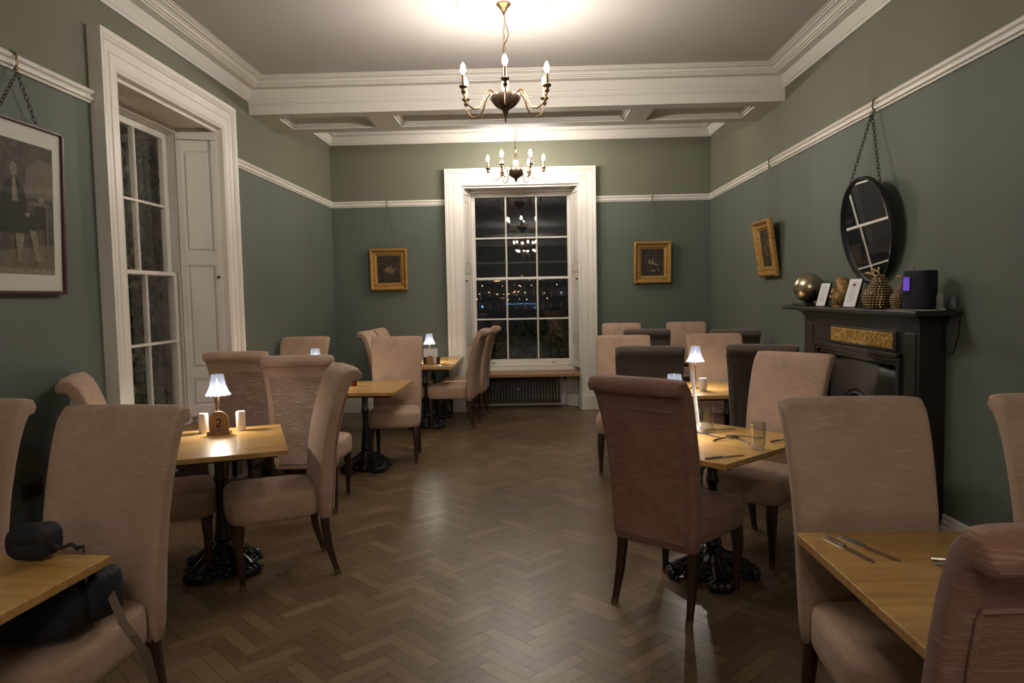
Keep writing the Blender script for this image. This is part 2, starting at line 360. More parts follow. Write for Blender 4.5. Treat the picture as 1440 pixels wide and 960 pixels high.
# picture rail
RP = [(0, 0), (.012, 0), (.016, .012), (.028, .018), (.030, .032), (.018, .040), (.018, .046), (.034, .054), (.038, .068), (.030, .078), (.010, .08), (0, .08)]
def rail_run(bm, p0, p1, nrm, prof, z):
    p0, p1, nrm = Vector((*p0, z)), Vector((*p1, z)), Vector((*nrm, 0))
    loft(bm, [[P + nrm * u + Vector((0, 0, v)) for u, v in prof] for P in (p0, p1)])
AOUT = .99                         # architrave outer half width
bm = bm_()
rail_run(bm, (XL, REAR), (XL, LWC - AOUT), (1, 0), RP, RAIL0); rail_run(bm, (XL, LWC + AOUT), (XL, D), (1, 0), RP, RAIL0)
rail_run(bm, (XR, REAR), (XR, D), (-1, 0), RP, RAIL0)
rail_run(bm, (XL, D), (BWC - AOUT, D), (0, -1), RP, RAIL0); rail_run(bm, (BWC + AOUT, D), (XR, D), (0, -1), RP, RAIL0)
rail_run(bm, (XL, REAR), (XR, REAR), (0, 1), RP, RAIL0)
struct('trim_5', bm, WHITE)
BP = [(0, 0), (.024, 0), (.024, .15), (.018, .165), (.018, .185), (.012, .20), (.012, .215), (.004, .23), (0, .23)]
for nm, runs in (('baseboard_left', [((XL, REAR), (XL, LWC - AOUT), (1, 0)), ((XL, LWC + AOUT), (XL, D), (1, 0))]),
                 ('baseboard_right', [((XR, REAR), (XR, 4.18), (-1, 0)), ((XR, 5.94), (XR, D), (-1, 0))]),
                 ('baseboard_back', [((XL, D), (BWC - AOUT, D), (0, -1)), ((BWC + AOUT, D), (XR, D), (0, -1))])):
    bm = bm_()
    for a, b, n_ in runs: rail_run(bm, a, b, n_, BP, 0)
    struct(nm, bm, WHITE)

# ------------------------------------------------------------ windows
ARCH = [(0, 0), (0, .050), (.012, .056), (.020, .052), (.028, .058), (.095, .060), (.100, .066), (.106, .060), (.158, .064), (.166, .076), (.176, .071), (.190, .084), (.218, .086), (.218, 0)]
def window(n, mtx, trimn):
    """local frame: x along the wall, y out of the room, z up; wall plane y=0"""
    def T(bm): bmesh.ops.transform(bm, matrix=mtx, verts=bm.verts[:]); return bm
    # architrave : profile swept round the opening (u = distance outward from the opening edge, v = projection)
    bm = bm_(); z0 = 0.0
    for s in (-1, 1):
        loft(bm, [[Vector((s * (OPW + u), -v, z0)) for u, v in ARCH], [Vector((s * (OPW + u), -v, OPT + u)) for u, v in ARCH]])
    loft(bm, [[Vector((s * (OPW + u), -v, OPT + u)) for u, v in ARCH] for s in (-1, 1)])
    for s in (-1, 1): box(bm, s * (OPW - .0), s * (AOUT + .008), -.098, 0, 0, .20, .006)
    struct('trim_%d' % trimn, T(bm), WHITE)
    root = bpy.data.objects.new('window_%d' % n, None); COL.objects.link(root); root['kind'] = 'structure'
    root.matrix_world = mtx
    # reveal lining : soffit, lower panels, back of the recess below the sill
    SW = .705; d0 = WT - .10
    bm = bm_()
    box(bm, -OPW - .02, OPW + .02, 0, WT + .1, OPT, OPT + .03)
    box(bm, -SW - .08, SW + .08, d0 - .02, d0 + .02, 2.955, OPT + .01)
    box(bm, -OPW, OPW, d0 + .06, WT + .1, 0, .50)
    for s in (-1, 1): box(bm, s * (OPW - .004), s * (OPW + .03), .0, WT + .03, 0, OPT)
    for s in (-1, 1):  # lower recess cheeks with baseboard
        box(bm, s * (OPW - .02), s * OPW, 0, d0 + .06, 0, .50)
    box(bm, -OPW, OPW, d0 + .035, d0 + .06, 0, .16)
    box(bm, -OPW, OPW, 0, .03, 2.975, OPT + .002); box(bm, -OPW + .1, OPW - .1, .03, d0, 2.992, OPT + .001)
    obj('window_reveal', bm, WHITE, root)
    # sash box frame
    G = .637; zb, zt = .655, 2.90
    bm = bm_()
    for s in (-1, 1):
        box(bm, s * SW, s * (OPW + .02), d0, WT + .03, .5, OPT)
        box(bm, s * (SW - .022), s * SW, d0, d0 + .02, .56, 2.955, .003)
    box(bm, -OPW, OPW, d0 - .03, WT + .06, .50, .555, .004)
    box(bm, -SW, SW, d0, WT + .12, 2.955, OPT)
    obj('window_frame', bm, WHITE, root)
    rows = (zt - zb) / 4; mid = zb + 2 * rows
    for k, (a, b, yy) in enumerate(((zb, mid, WT - .065), (mid, zt, WT - .02))):
        bm = bm_(); y0_, y1_ = yy, yy + .042
        for s in (-1, 1): box(bm, s * G, s * (SW - .002), y0_, y1_, a - (.09 if k == 0 else .02), b + (.055 if k == 1 else .018), .003)
        if k == 0: box(bm, -G, G, y0_, y1_, a - .095, a, .004); box(bm, -G, G, y0_, y1_, b - .014, b + .018, .003)
        else: box(bm, -G, G, y0_, y1_, a - .018, a + .014, .003); box(bm, -G, G, y0_, y1_, b, b + .055, .004)
        for x in (-G / 3, G / 3):
            prism(bm, [(x - .011, y0_ + .012), (x - .004, y0_), (x + .004, y0_), (x + .011, y0_ + .012), (x + .011, y1_), (x - .011, y1_)], a, b)
        zc = a + rows
        box(bm, -G, G, y0_ + .002, y1_, zc - .010, zc + .010, .003)
        sh = obj('sash', bm, WHITE, root)
        bm = bm_(); box(bm, -G, G, yy + .022, yy + .026, a, b); obj('pane', bm, PANE, sh)
        if k == 0:
            for x in (-.42, .42):
                bm = bm_(); tube(bm, [(x - .02, y0_ - .002, a - .045), (x - .016, y0_ - .022, a - .05), (x + .016, y0_ - .022, a - .05), (x + .02, y0_ - .002, a - .045)], .006, 6); obj('sash_lift', bm, BRASS, sh)
            bm = bm_(); box(bm, -.03, .03, y0_ - .004, y1_, b + .018, b + .026, .002); lathe(bm, [(.008, 0), (.01, .012), (.006, .02)], 10, (0, y0_ + .015, b + .025)); obj('sash_catch', bm, BRASS, sh)
    # splayed panelled shutters
    for s in (-1, 1):
        p0 = Vector((s * (OPW - .002), .004, 0)); p1 = Vector((s * (SW - .012), d0 - .004, 0)); d = (p1 - p0); L = d.length; d.normalize()
        nn = Vector((-s * 1, 0, 0)); nn = (nn - d * nn.dot(d)).normalized()
        mm = Matrix((d, nn, Vector((0, 0, 1)))).transposed().to_4x4(); mm.translation = p0
        bm = bm_(); z_lo, z_hi = .56, 2.90
        box(bm, 0, L, -.025, 0, z_lo, z_hi, 0, mm)
        st = .048
        zz = [z_lo + .03, z_lo + .40, z_lo + 1.32, z_lo + 1.46, z_hi - .05]
        flds = [(z_lo + .09, z_lo + .33), (z_lo + .41, z_lo + 1.30), (z_lo + 1.40, z_hi - .08)]
        box(bm, 0, st, 0, .014, z_lo, z_hi, 0, mm); box(bm, L - st, L, 0, .014, z_lo, z_hi, 0, mm)
        prev = z_lo
        for fa, fb in flds:
            box(bm, st, L - st, 0, .014, prev, fa, 0, mm); prev = fb
            box(bm, st + .02, L - st - .02, 0, .010, fa + .025, fb - .025, .006, mm)
            for q_ in ((st, st + .010, fa, fb), (L - st - .010, L - st, fa, fb), (st, L - st, fa, fa + .012), (st, L - st, fb - .012, fb)):
                box(bm, q_[0], q_[1], 0, .009, q_[2], q_[3], 0, mm)
        box(bm, 0, L, -.025, .016, z_hi + .006, OPT, 0, mm)
        sh = obj('shutter', bm, WHITE, root)
        bm = bm_(); lathe(bm, [(.006, 0), (.006, .012), (.013, .018), (.013, .026), (.004, .032)], 12, mtx=mm @ Matrix.Translation((st * .5, .014, 1.75)) @ Matrix.Rotation(-PI / 2, 4, 'X'))
        obj('shutter_knob', bm, BLACKM, sh)
    return root
MB = Matrix.Translation((BWC, D, 0))
ML = Matrix.Translation((XL, LWC, 0)) @ Matrix.Rotation(PI / 2, 4, 'Z')
window(1, MB, 6); window(2, ML, 7)

def seat_board(mtx, label):
    bm = bm_(); box(bm, -OPW + .022, OPW - .022, -.13, WT - .075, .455, .498, .006); bmesh.ops.transform(bm, matrix=mtx, verts=bm.verts[:])
    return tag(obj('window_seat', bm, OAKD), label, 'window seat')
seat_board(MB, 'oak plank window seat above the radiator in the back window')
seat_board(ML, 'wooden window seat board under the left window behind table number 2')
def radiator(mtx, x0, x1, label):
    root = thing('radiator', label, 'radiator'); root.matrix_world = mtx
    bm = bm_(); n = int((x1 - x0) / .042)
    for i in range(n):
        x = x0 + (x1 - x0) * (i + .5) / n
        for y in (.10, .155, .21):
            tube(bm, [(x, y, .10), (x, y, .40)], .012, 8)
        box(bm, x - .019, x + .019, .085, .225, .392, .425, .012); box(bm, x - .019, x + .019, .085, .225, .085, .118, .012)
    obj('radiator_columns', bm, RADM, root, smooth=True, ang=50)
    bm = bm_(); lathe(bm, [(.001, 0), (.014, 0), (.014, .016), (.010, .02)], 12, mtx=Matrix.Translation(((x0 + x1) / 2, .086, .27)) @ Matrix.Rotation(PI / 2, 4, 'X')); obj('badge', bm, WPIPE, root, smooth=True)
    bm = bm_(); xp = x1 + .07
    tube(bm, [(x1, .155, .385), (xp - .02, .155, .385), (xp, .155, .37), (xp, .155, .12), (xp, .13, .07), (xp + .04, .06, .05), (min(xp + .1, .70), .03, .05), (.742, .03, .05)], .014, 10)
    tube(bm, [(x0 - .08, .155, .05), (xp, .155, .05)], .014, 10); tube(bm, [(x0 - .06, .155, .05), (x0 - .06, .155, .11), (x0, .155, .11)], .012, 8)
    obj('pipe', bm, WPIPE, root, smooth=True)
    bm = bm_(); lathe(bm, [(.018, 0), (.022, .01), (.022, .04), (.016, .055)], 12, (xp, .155, .385)); obj('valve', bm, BLACKM, root, smooth=True)
radiator(MB, -.64, .50, 'dark brown column radiator below the back window seat')
radiator(ML, -.60, .54, 'dark column radiator under the left window seat, seen below table number 2')

# outside
bm = bm_(); box(bm, -14, 10, -8, 24, -.5, -.35); struct('trim_8', bm, GRAVEL).name = 'ground_outside'
bm = bm_()
box(bm, XL - 1.05, XL - .47, 6.46, 6.95, -.35, 4.2); box(bm, XL - 1.09, XL - .465, 6.42, 7.0, -.35, .25, .01); box(bm, XL - 1.09, XL - .465, 6.42, 7.0, 3.0, 3.1, .01)
tag(obj('stone_pier', bm, STONE), 'pale stone pier outside the left window, overgrown with ivy', 'pier')
def leaf(bm, c, s, rng):
    m = Matrix.Translation(c) @ Matrix.Rotation(rng.uniform(0, 6.3), 4, 'Z') @ Matrix.Rotation(rng.uniform(.3, 2.6), 4, 'X') @ Matrix.Rotation(rng.uniform(0, 6.3), 4, 'Y')
    pts = [(0, -1), (.55, -.5), (.95, .05), (.45, .25), (0, 1.1), (-.45, .25), (-.95, .05), (-.55, -.5)]
    vs = [bm.verts.new(m @ Vector((x * s, y * s, .12 * s * (x * x)))) for x, y in pts]; bm.faces.new(vs)
rng = random.Random(3)
bm = bm_()
for i in range(2400):
    z = rng.uniform(.1, 2.9); y = 6.10 + rng.gauss(0, .17) + .10 * math.sin(z * 5) + .05 * math.sin(z * 13)
    leaf(bm, Vector((XL - .82 + rng.uniform(-.24, .16), min(y, 6.40), z)), rng.uniform(.025, .05), rng)
ivy = tag(obj('climbing_ivy', bm, IVY), 'dark climbing ivy outside the right half of the left window', 'plant')
bm = bm_()
for k in range(5):
    pts = [(XL - .85 + .05 * math.sin(t + k), 6.12 + .10 * math.sin(t * 1.7 + k * 2), -.35 + t * .32) for t in range(0, 11)]
    tube(bm, pts, .008, 5)
for k in range(3):
    pts = [(XL - .8, 6.0 - t * .11, 1.1 + .5 * k + .10 * math.sin(t * .9 + k * 2)) for t in range(0, 9)]
    tube(bm, pts, .005, 5)
obj('stem', bm, STRAPM, ivy)
root = thing('fill_lantern', 'added unseen lantern outside the left wall, put there to light the ivy and stone', 'lantern', (XL - .56, 4.35, 2.45))  # lantern added out of view to light the stone pier and ivy
bm = bm_(); box(bm, -.02, 0, -.05, .05, -.08, .08); tube(bm, [(-.01, 0, .05), (-.10, 0, .10), (-.15, 0, .04)], .008, 6); lathe(bm, [(.0, .06), (.06, .02), (.07, .0), (.0, .0)], 8, (-.15, 0, 0)); lathe(bm, [(.0, -.17), (.035, -.16), (.035, -.15), (.0, -.15)], 8, (-.15, 0, 0)); obj('fill_lantern_body', bm, BLACKM, root)
bm = bm_(); lathe(bm, [(.0, -.12), (.02, -.10), (.02, -.04), (.0, -.03)], 10, (-.15, 0, 0)); obj('fill_lantern_bulb', bm, emit('fill_lantern_glow', (1, .85, .6), 120), root)
bm = bm_()
for i in range(5200):
    x = rng.uniform(-4, 3.4); z = rng.uniform(-.3, 1.15 + .25 * math.sin(x * 2.3)); leaf(bm, Vector((x, 11.8 + rng.uniform(-.3, .4), z)), rng.uniform(.05, .09), rng)
tag(obj('garden_hedge', bm, HEDGE), 'dark garden hedge faintly seen through the lowest panes of the back window', 'hedge')

# ------------------------------------------------------------ chairs
GCH = 'high-backed upholstered dining chairs'
PATH = [(-.246, .335, .060), (-.249, .40, .078), (-.254, .50, .082), (-.264, .64, .080), (-.284, .78, .076), (-.312, .90, .072), (-.342, 1.00, .068), (-.366, 1.06, .070), (-.388, 1.10, .076), (-.412, 1.123, .084), (-.438, 1.120, .080), (-.456, 1.105, .055)]
WID = [.222, .228, .232, .236, .240, .244, .248, .250, .251, .250, .247, .240]
def frames():
    out = []
    for i, (y, z, t) in enumerate(PATH):
        a = PATH[max(i - 1, 0)]; b = PATH[min(i + 1, len(PATH) - 1)]
        d = Vector((0, b[0] - a[0], b[1] - a[1])).normalized(); nrm = Vector((0, d.z, -d.y))  # front normal
        out.append((Vector((0, y, z)), d, nrm, t, WID[i]))
    return out
FR = frames()
def make_chair(name, label, fab, back, panelm):
    root = thing(name, label, 'chair', group=GCH)
    # backrest
    bm = bm_(); rings = []
    def ring(c, nrm, w_, t_): return [c + Vector((u, 0, 0)) + nrm * v for u, v in superell(w_, t_, 32, 6.5)]
    c, d, nrm, t, w_ = FR[0]; rings.append(ring(c - d * .012, nrm, w_ * .93, t * .25)); 
    for c, d, nrm, t, w_ in FR: rings.append(ring(c, nrm, w_, t / 2))
    c, d, nrm, t, w_ = FR[-1]; rings.append(ring(c + d * .012, nrm, w_ * .96, t * .22))
    loft(bm, rings)
    obj('backrest', bm, back, root, smooth=True, ang=60)
    # rear panel + piping
    bm = bm_(); rows = []; edgeL, edgeR = [], []
    sel = [1, 2, 3, 4, 5, 6]
    pts = [(FR[i][0] - FR[i][2] * (FR[i][3] / 2), FR[i][2], FR[i][4]) for i in sel]
    c_ = pts[-1]; c2 = FR[7]; pm = (c_[0].lerp(c2[0] - c2[2] * (c2[3] / 2), .35), c_[1], c_[2]); pts.append(pm)
    p0_ = pts[0]; pts.insert(0, (p0_[0] + Vector((0, 0, -.03)), p0_[1], p0_[2]))
    NX = 8
    g0, g1 = [], []
    for p, nrm, w_ in pts:
        wi = w_ - .042
        g0.append([p - nrm * .005 + Vector((lerp(-wi, wi, i / NX), 0, 0)) for i in range(NX + 1)])
        g1.append([p + nrm * .010 + Vector((lerp(-wi, wi, i / NX), 0, 0)) for i in range(NX + 1)])
    va = [[bm.verts.new(p) for p in r] for r in g0]; vb = [[bm.verts.new(p) for p in r] for r in g1]
    for j in range(len(va) - 1):
        for i in range(NX):
            bm.faces.new((va[j][i], va[j][i + 1], va[j + 1][i + 1], va[j + 1][i])); bm.faces.new((vb[j][i], vb[j + 1][i], vb[j + 1][i + 1], vb[j][i + 1]))
        bm.faces.new((va[j][0], va[j + 1][0], vb[j + 1][0], vb[j][0])); bm.faces.new((va[j][NX], vb[j][NX], vb[j + 1][NX], va[j + 1][NX]))
    for i in range(NX):
        bm.faces.new((va[0][i], vb[0][i], vb[0][i + 1], va[0][i + 1])); bm.faces.new((va[-1][i], va[-1][i + 1], vb[-1][i + 1], vb[-1][i]))
    pn = obj('back_panel', bm, panelm, root, smooth=True)
    bm = bm_(); path = [r[0] - Vector((0, .002, 0)) for r in g0] + [g0[-1][i] for i in range(1, NX)] + [r[NX] - Vector((0, .002, 0)) for r in g0[::-1]]
    tube(bm, path, .0055, 6); obj('piping', bm, back, pn, smooth=True)
    # seat
    bm = bm_(); rings = []
    for z, s in ((.352, .86), (.356, .95), (.368, .99), (.40, 1.0), (.455, 1.0), (.478, .985), (.492, .94), (.502, .80), (.508, .5)):
        r_ = []
        for u, v in superell(1, 1, 36, 6):
            yy = lerp(-.225, .255, (v * s + 1) / 2); ww = lerp(.225, .258, (v * s + 1) / 2); xx = u * s * ww
            yy += .014 * (1 - (xx / .26) ** 2) if v > 0 else 0
            r_.append(Vector((xx, yy, z)))
        rings.append(r_)
    loft(bm, rings); obj('seat', bm, fab, root, smooth=True, ang=60)
    # legs
    def sq(c, a, e=3.5): return [Vector((c[0] + u, c[1] + v, c[2])) for u, v in superell(a, a, 12, e)]
    for s in (-1, 1):
        bm = bm_(); x = s * .205
        loft(bm, [sq((x, .205, .36), .027), sq((x, .212, .30), .029), sq((x + s * .003, .216, .25), .026), sq((x + s * .003, .212, .17), .0205), sq((x, .205, .09), .016), sq((x, .203, .03), .0145)])
        lg = obj('leg', bm, DARKWOOD, root, smooth=True, ang=50)
        bm = bm_(); loft(bm, [sq((x, .203, .03), .0165), sq((x, .203, .0), .0150)]); obj('foot_cap', bm, CAPM, lg)
        bm = bm_(); x = s * .195
        loft(bm, [sq((x, -.242, .36), .024), sq((x, -.244, .28), .0235), sq((x + s * .003, -.258, .17), .021), sq((x + s * .007, -.284, .07), .017), sq((x + s * .009, -.298, .028), .0155)])
        lg = obj('leg', bm, DARKWOOD, root, smooth=True, ang=50)
        bm = bm_(); loft(bm, [sq((x + s * .009, -.298, .028), .0175), sq((x + s * .010, -.308, .0), .016)]); obj('foot_cap', bm, CAPM, lg)
    return root
FABL = FAB
FABP = fabric('worn_sheen_taupe_chenille', (0.27, 0.18, 0.135), (0.34, 0.235, 0.18), (0.60, 0.48, 0.39), .74, .12)  # pale streaks put both wear and sheen into the back panel colour
protoA = make_chair('dining_chair', '', FABL, FAB, FABP)
protoB = make_chair('dining_chair', '', GREYF, GREYF, GREYF)
protoC = make_chair('dining_chair', '', FABB, FABB, FABB)
CH = [  # proto, x, y, facing deg, label
 ('A', -1.605, 2.26, -97, 'taupe high-backed chair facing camera at the near left table, black bag on its seat'),
 ('A', -2.37, 2.50, -95, 'taupe high-backed chair cut off by the left edge of the photo'),
 ('A', -2.10, 3.97, 24, 'taupe chair at table number 2, its back to the left wall'),
 ('A', -1.48, 3.975, 207, 'taupe chair seen from its side on the right of table number 2'),
 ('A', -2.24, 5.80, 88, 'taupe chair seen from behind, directly behind the lamp of table number 2'),
 ('A', -1.66, 5.33, 94, 'taupe chair seen from behind with streaky sheen, right of the number 2 lamp'),
 ('A', -2.36, 6.98, -91, 'taupe chair facing camera against the left wall, only its backrest showing'),
 ('A', -1.31, 6.72, -85, 'taupe chair facing camera behind the table with the red sauce bottle'),
 ('A', -.965, 8.50, 174, 'nearer of two side-on chairs just left of the back window'),
 ('A', -.88, 9.12, 176, 'further of two side-on chairs, its back against the back window panes'),
 ('A', -1.545, 8.42, -2, 'nearer of two far left chairs facing right, back edge peeking over another chair'),
 ('A', -1.53, 9.06, -2, 'further of two far left chairs facing right, beside the small gold picture'),
 ('C', .745, 3.62, 50, 'large reddish brown chair seen from behind in the right foreground, at the glass-set table'),
 ('A', 1.335, 4.245, 222, 'pale taupe chair turned toward camera behind the table with tumblers, before the fireplace'),
 ('A', 1.137, 2.19, -91, 'wide taupe chair facing camera behind the near right table with two knives'),
 ('A', 1.90, 2.20, -92, 'taupe chair cut off by the right edge of the photo, against the green wall'),
 ('C', .95, 1.575, 90, 'reddish brown chair back nearest camera in the bottom right corner'),
 ('B', 1.80, 5.60, 70, 'charcoal grey chair seen from behind, between the lamp table and the fireplace'),
 ('B', .90, 5.64, 84, 'charcoal grey chair seen from behind, left of the glowing white table lamp'),
 ('A', .80, 6.26, -96, 'taupe chair facing camera beside the white window casing on its right'),
 ('A', 1.67, 6.27, -92, 'taupe chair facing camera directly behind the glowing white table lamp'),
 ('B', 1.29, 8.12, 82, 'charcoal grey chair back seen between two taupe chairs near the back right corner'),
 ('B', 2.085, 7.68, 85, 'charcoal grey chair back beside the right wall, left of the mantelpiece'),
 ('A', 1.14, 8.96, -94, 'farthest taupe chair against the back wall, below and left of the back right picture'),
 ('A', 1.98, 8.98, -94, 'farthest taupe chair in the back right corner of the room'),
]
used = set()
for p, x, y, a, lab in CH:
    pr = {'A': protoA, 'B': protoB, 'C': protoC}[p]; rz = R(a - 90)
    if p not in used: used.add(p); pr.location = (x, y, 0); pr.rotation_euler = (0, 0, rz); pr['label'] = lab
    else: dup(pr, (x, y, 0), rz, lab, GCH)

# ------------------------------------------------------------ tables
GT = 'oak-topped cafe tables on black cast iron pedestals'
def make_table(label, w_=.72, l_=.86):
    root = thing('cafe_table', label, 'table', group=GT)
    bm = bm_(); box(bm, -w_ / 2, w_ / 2, -l_ / 2, l_ / 2, .722, .75, .003); obj('tabletop', bm, OAK, root)
    bm = bm_(); box(bm, -w_ / 2 + .05, w_ / 2 - .05, -l_ / 2 + .10, -l_ / 2 + .13, .695, .722); box(bm, -w_ / 2 + .05, w_ / 2 - .05, l_ / 2 - .13, l_ / 2 - .10, .695, .722)
    box(bm, -.05, .05, -.22, .22, .70, .722); box(bm, -.22, .22, -.05, .05, .70, .722); obj('support_batten', bm, DARKWOOD, root)
    bm = bm_(); lathe(bm, [(.05, .70), (.05, .69), (.030, .67), (.027, .56), (.034, .545), (.034, .525), (.026, .51), (.024, .42), (.030, .36), (.038, .27), (.044, .22), (.050, .19), (.036, .17), (.036, .15), (.05, .13)], 20)
    obj('column', bm, IRON, root, smooth=True, ang=40)
    bm = bm_(); lathe(bm, [(.045, .17), (.060, .15), (.075, .12), (.085, .09), (.12, .065), (.15, .03), (.12, .012), (.02, .012)], 32, fn=lambda a, z: 1 + .10 * math.cos(8 * a))
    for k in range(4):
        a0 = PI / 4 + k * PI / 2; ca, sa = math.cos(a0), math.sin(a0)
        tube(bm, [(ca * .05, sa * .05, .12), (ca * .10, sa * .10, .105), (ca * .16, sa * .16, .07), (ca * .20, sa * .20, .045)], [.03, .035, .036, .034], 10)
        for j in (-1, 0, 1):
            b0 = a0 + j * .16
            lathe(bm, [(.0, -.036), (.018, -.034), (.028, -.018), (.030, .0), (.026, .014), (.014, .024), (.0, .028)], 10, (math.cos(b0) * .222, math.sin(b0) * .222, .036))
        for j in range(5):
            t = j / 4; rr = .07 + .13 * t
            for sgn in (-1, 1):
                b0 = a0 + sgn * (.38 - .2 * t); lathe(bm, [(.0, -.016), (.016, -.008), (.019, .004), (.010, .014), (.0, .018)], 8, (math.cos(b0) * rr, math.sin(b0) * rr, .10 - .075 * t))
    rb = random.Random(11)
    for j in range(200):
        rr = rb.uniform(.07, .225); k = rb.randrange(4); a_ = PI / 4 + k * PI / 2 + rb.gauss(0, .30) * (1.25 - rr * 2.2)
        lathe(bm, [(.0, -.016), (.014, -.010), (.018, .002), (.012, .012), (.0, .016)], 6, (math.cos(a_) * rr, math.sin(a_) * rr, max(.016, .125 - rr * .42 + rb.uniform(-.03, .012))))
    obj('pedestal_base', bm, IRON, root, smooth=True, ang=50)
    return root
TB = [
 (-1.80, 4.00, 22, 'cafe table with the number 2 block and a lit crystal lamp'),
 (.962, 3.846, -48, 'cafe table set with tumblers and cutlery on the right, behind the large brown chair'),
 (-1.52, 6.40, -1, 'cafe table holding the red sauce bottle, left of centre'),
 (-2.245, 6.42, -1, 'cafe table by the left wall hidden behind two chair backs'),
 (-1.27, 8.42, 0, 'far left cafe table with a white menu card and lit lamp'),
 (-1.27, 9.13, 0, 'far left cafe table hard against the back wall, behind the menu card table'),
 (.88, 5.94, 0, 'cafe table hidden behind the charcoal chair, its corner touching the window casing in view'),
 (1.61, 5.94, 0, 'cafe table with the glowing white lamp, right of the charcoal chair'),
 (1.22, 1.915, 0, 'nearest cafe table at bottom right, bare oak with two knives'),
 (-1.745, 1.80, -5, 'nearest cafe table at bottom left with a small black pouch'),
 (1.14, 8.50, 0, 'cafe table near the back wall between chair backs, right of the back window'),
 (1.94, 8.50, 0, 'cafe table in the back right corner between chair backs'),
]
proto = make_table('')
small = None
for i, (x, y, a, lab) in enumerate(TB):
    if i == 0: proto.location = (x, y, 0); proto.rotation_euler = (0, 0, R(a)); proto['label'] = lab
    elif y > 8:
        s_ = .80
        t_ = dup(proto, (x, y, 0), R(a), lab, GT); t_.scale = (1, s_, 1)
    else: dup(proto, (x, y, 0), R(a), lab, GT)

# ------------------------------------------------------------ table-top things
TZ = .751
def lamp_light(parent, z, wts, rad=.02):
    l = bpy.data.lights.new('lamp_light', 'POINT'); l.energy = wts; l.color = (1, .90, .76); l.shadow_soft_size = rad
    o = bpy.data.objects.new('lamp_light', l); COL.objects.link(o); o.parent = parent; o.location = (0, 0, z)
def make_lamp(label):
    root = thing('table_lamp', label, 'lamp', group='small lit table lamps')
    bm = bm_(); lathe(bm, [(.0, 0), (.045, 0), (.045, .008), (.030, .014), (.008, .018), (.0, .018)], 24); obj('lamp_base', bm, BRASS, root, smooth=True)
    bm = bm_(); tube(bm, [(0, 0, .015), (0, 0, .225)], .0045, 8); obj('stem', bm, BRASS, root, smooth=True)
    bm = bm_(); n = 48; rings = []
    prof = [(.036, .350), (.038, .335), (.041, .315), (.046, .29), (.053, .265), (.063, .243), (.074, .226)]
    for r_, z in prof: rings.append([Vector((r_ * (1 + .018 * math.cos(16 * 2 * PI * i / n)) * math.cos(2 * PI * i / n), r_ * (1 + .018 * math.cos(16 * 2 * PI * i / n)) * math.sin(2 * PI * i / n), z - (.006 * abs(math.sin(8 * 2 * PI * i / n)) if z < .23 else 0))) for i in range(n)])
    for r_, z in prof[::-1]: rings.append([Vector(((r_ - .003) * math.cos(2 * PI * i / n), (r_ - .003) * math.sin(2 * PI * i / n), z)) for i in range(n)])
    rings.append(rings[0]); loft(bm, rings, False, False); bmesh.ops.remove_doubles(bm, verts=bm.verts[:], dist=1e-5); obj('lamp_shade', bm, SHADE, root, smooth=True)
    bm = bm_(); lathe(bm, [(.0, .228), (.009, .23), (.012, .25), (.010, .275), (.003, .295)], 12); obj('bulb', bm, SHADE_BULB, root, smooth=True)
    lamp_light(root, .225, TABLE_W)
    return root
LP = [(-1.925, 4.31, 'lit crystal table lamp behind the number 2 block'),
      (.775, 3.92, 'table lamp whose glowing rim just shows over the large brown chair back'),
      (-1.955, 6.40, 'table lamp whose glowing rim just shows above the taupe chair backs on the left'),
      (-1.245, 8.66, 'lit lamp behind the white menu card on the far left table'),
      (1.345, 5.93, 'brightest white table lamp, right of centre between the charcoal chairs')]
lp = make_lamp('')
for i, (x, y, lab) in enumerate(LP):
    if i == 0: lp.location = (x, y, TZ); lp['label'] = lab
    else: dup(lp, (x, y, TZ), .3 * i, lab, 'small lit table lamps')

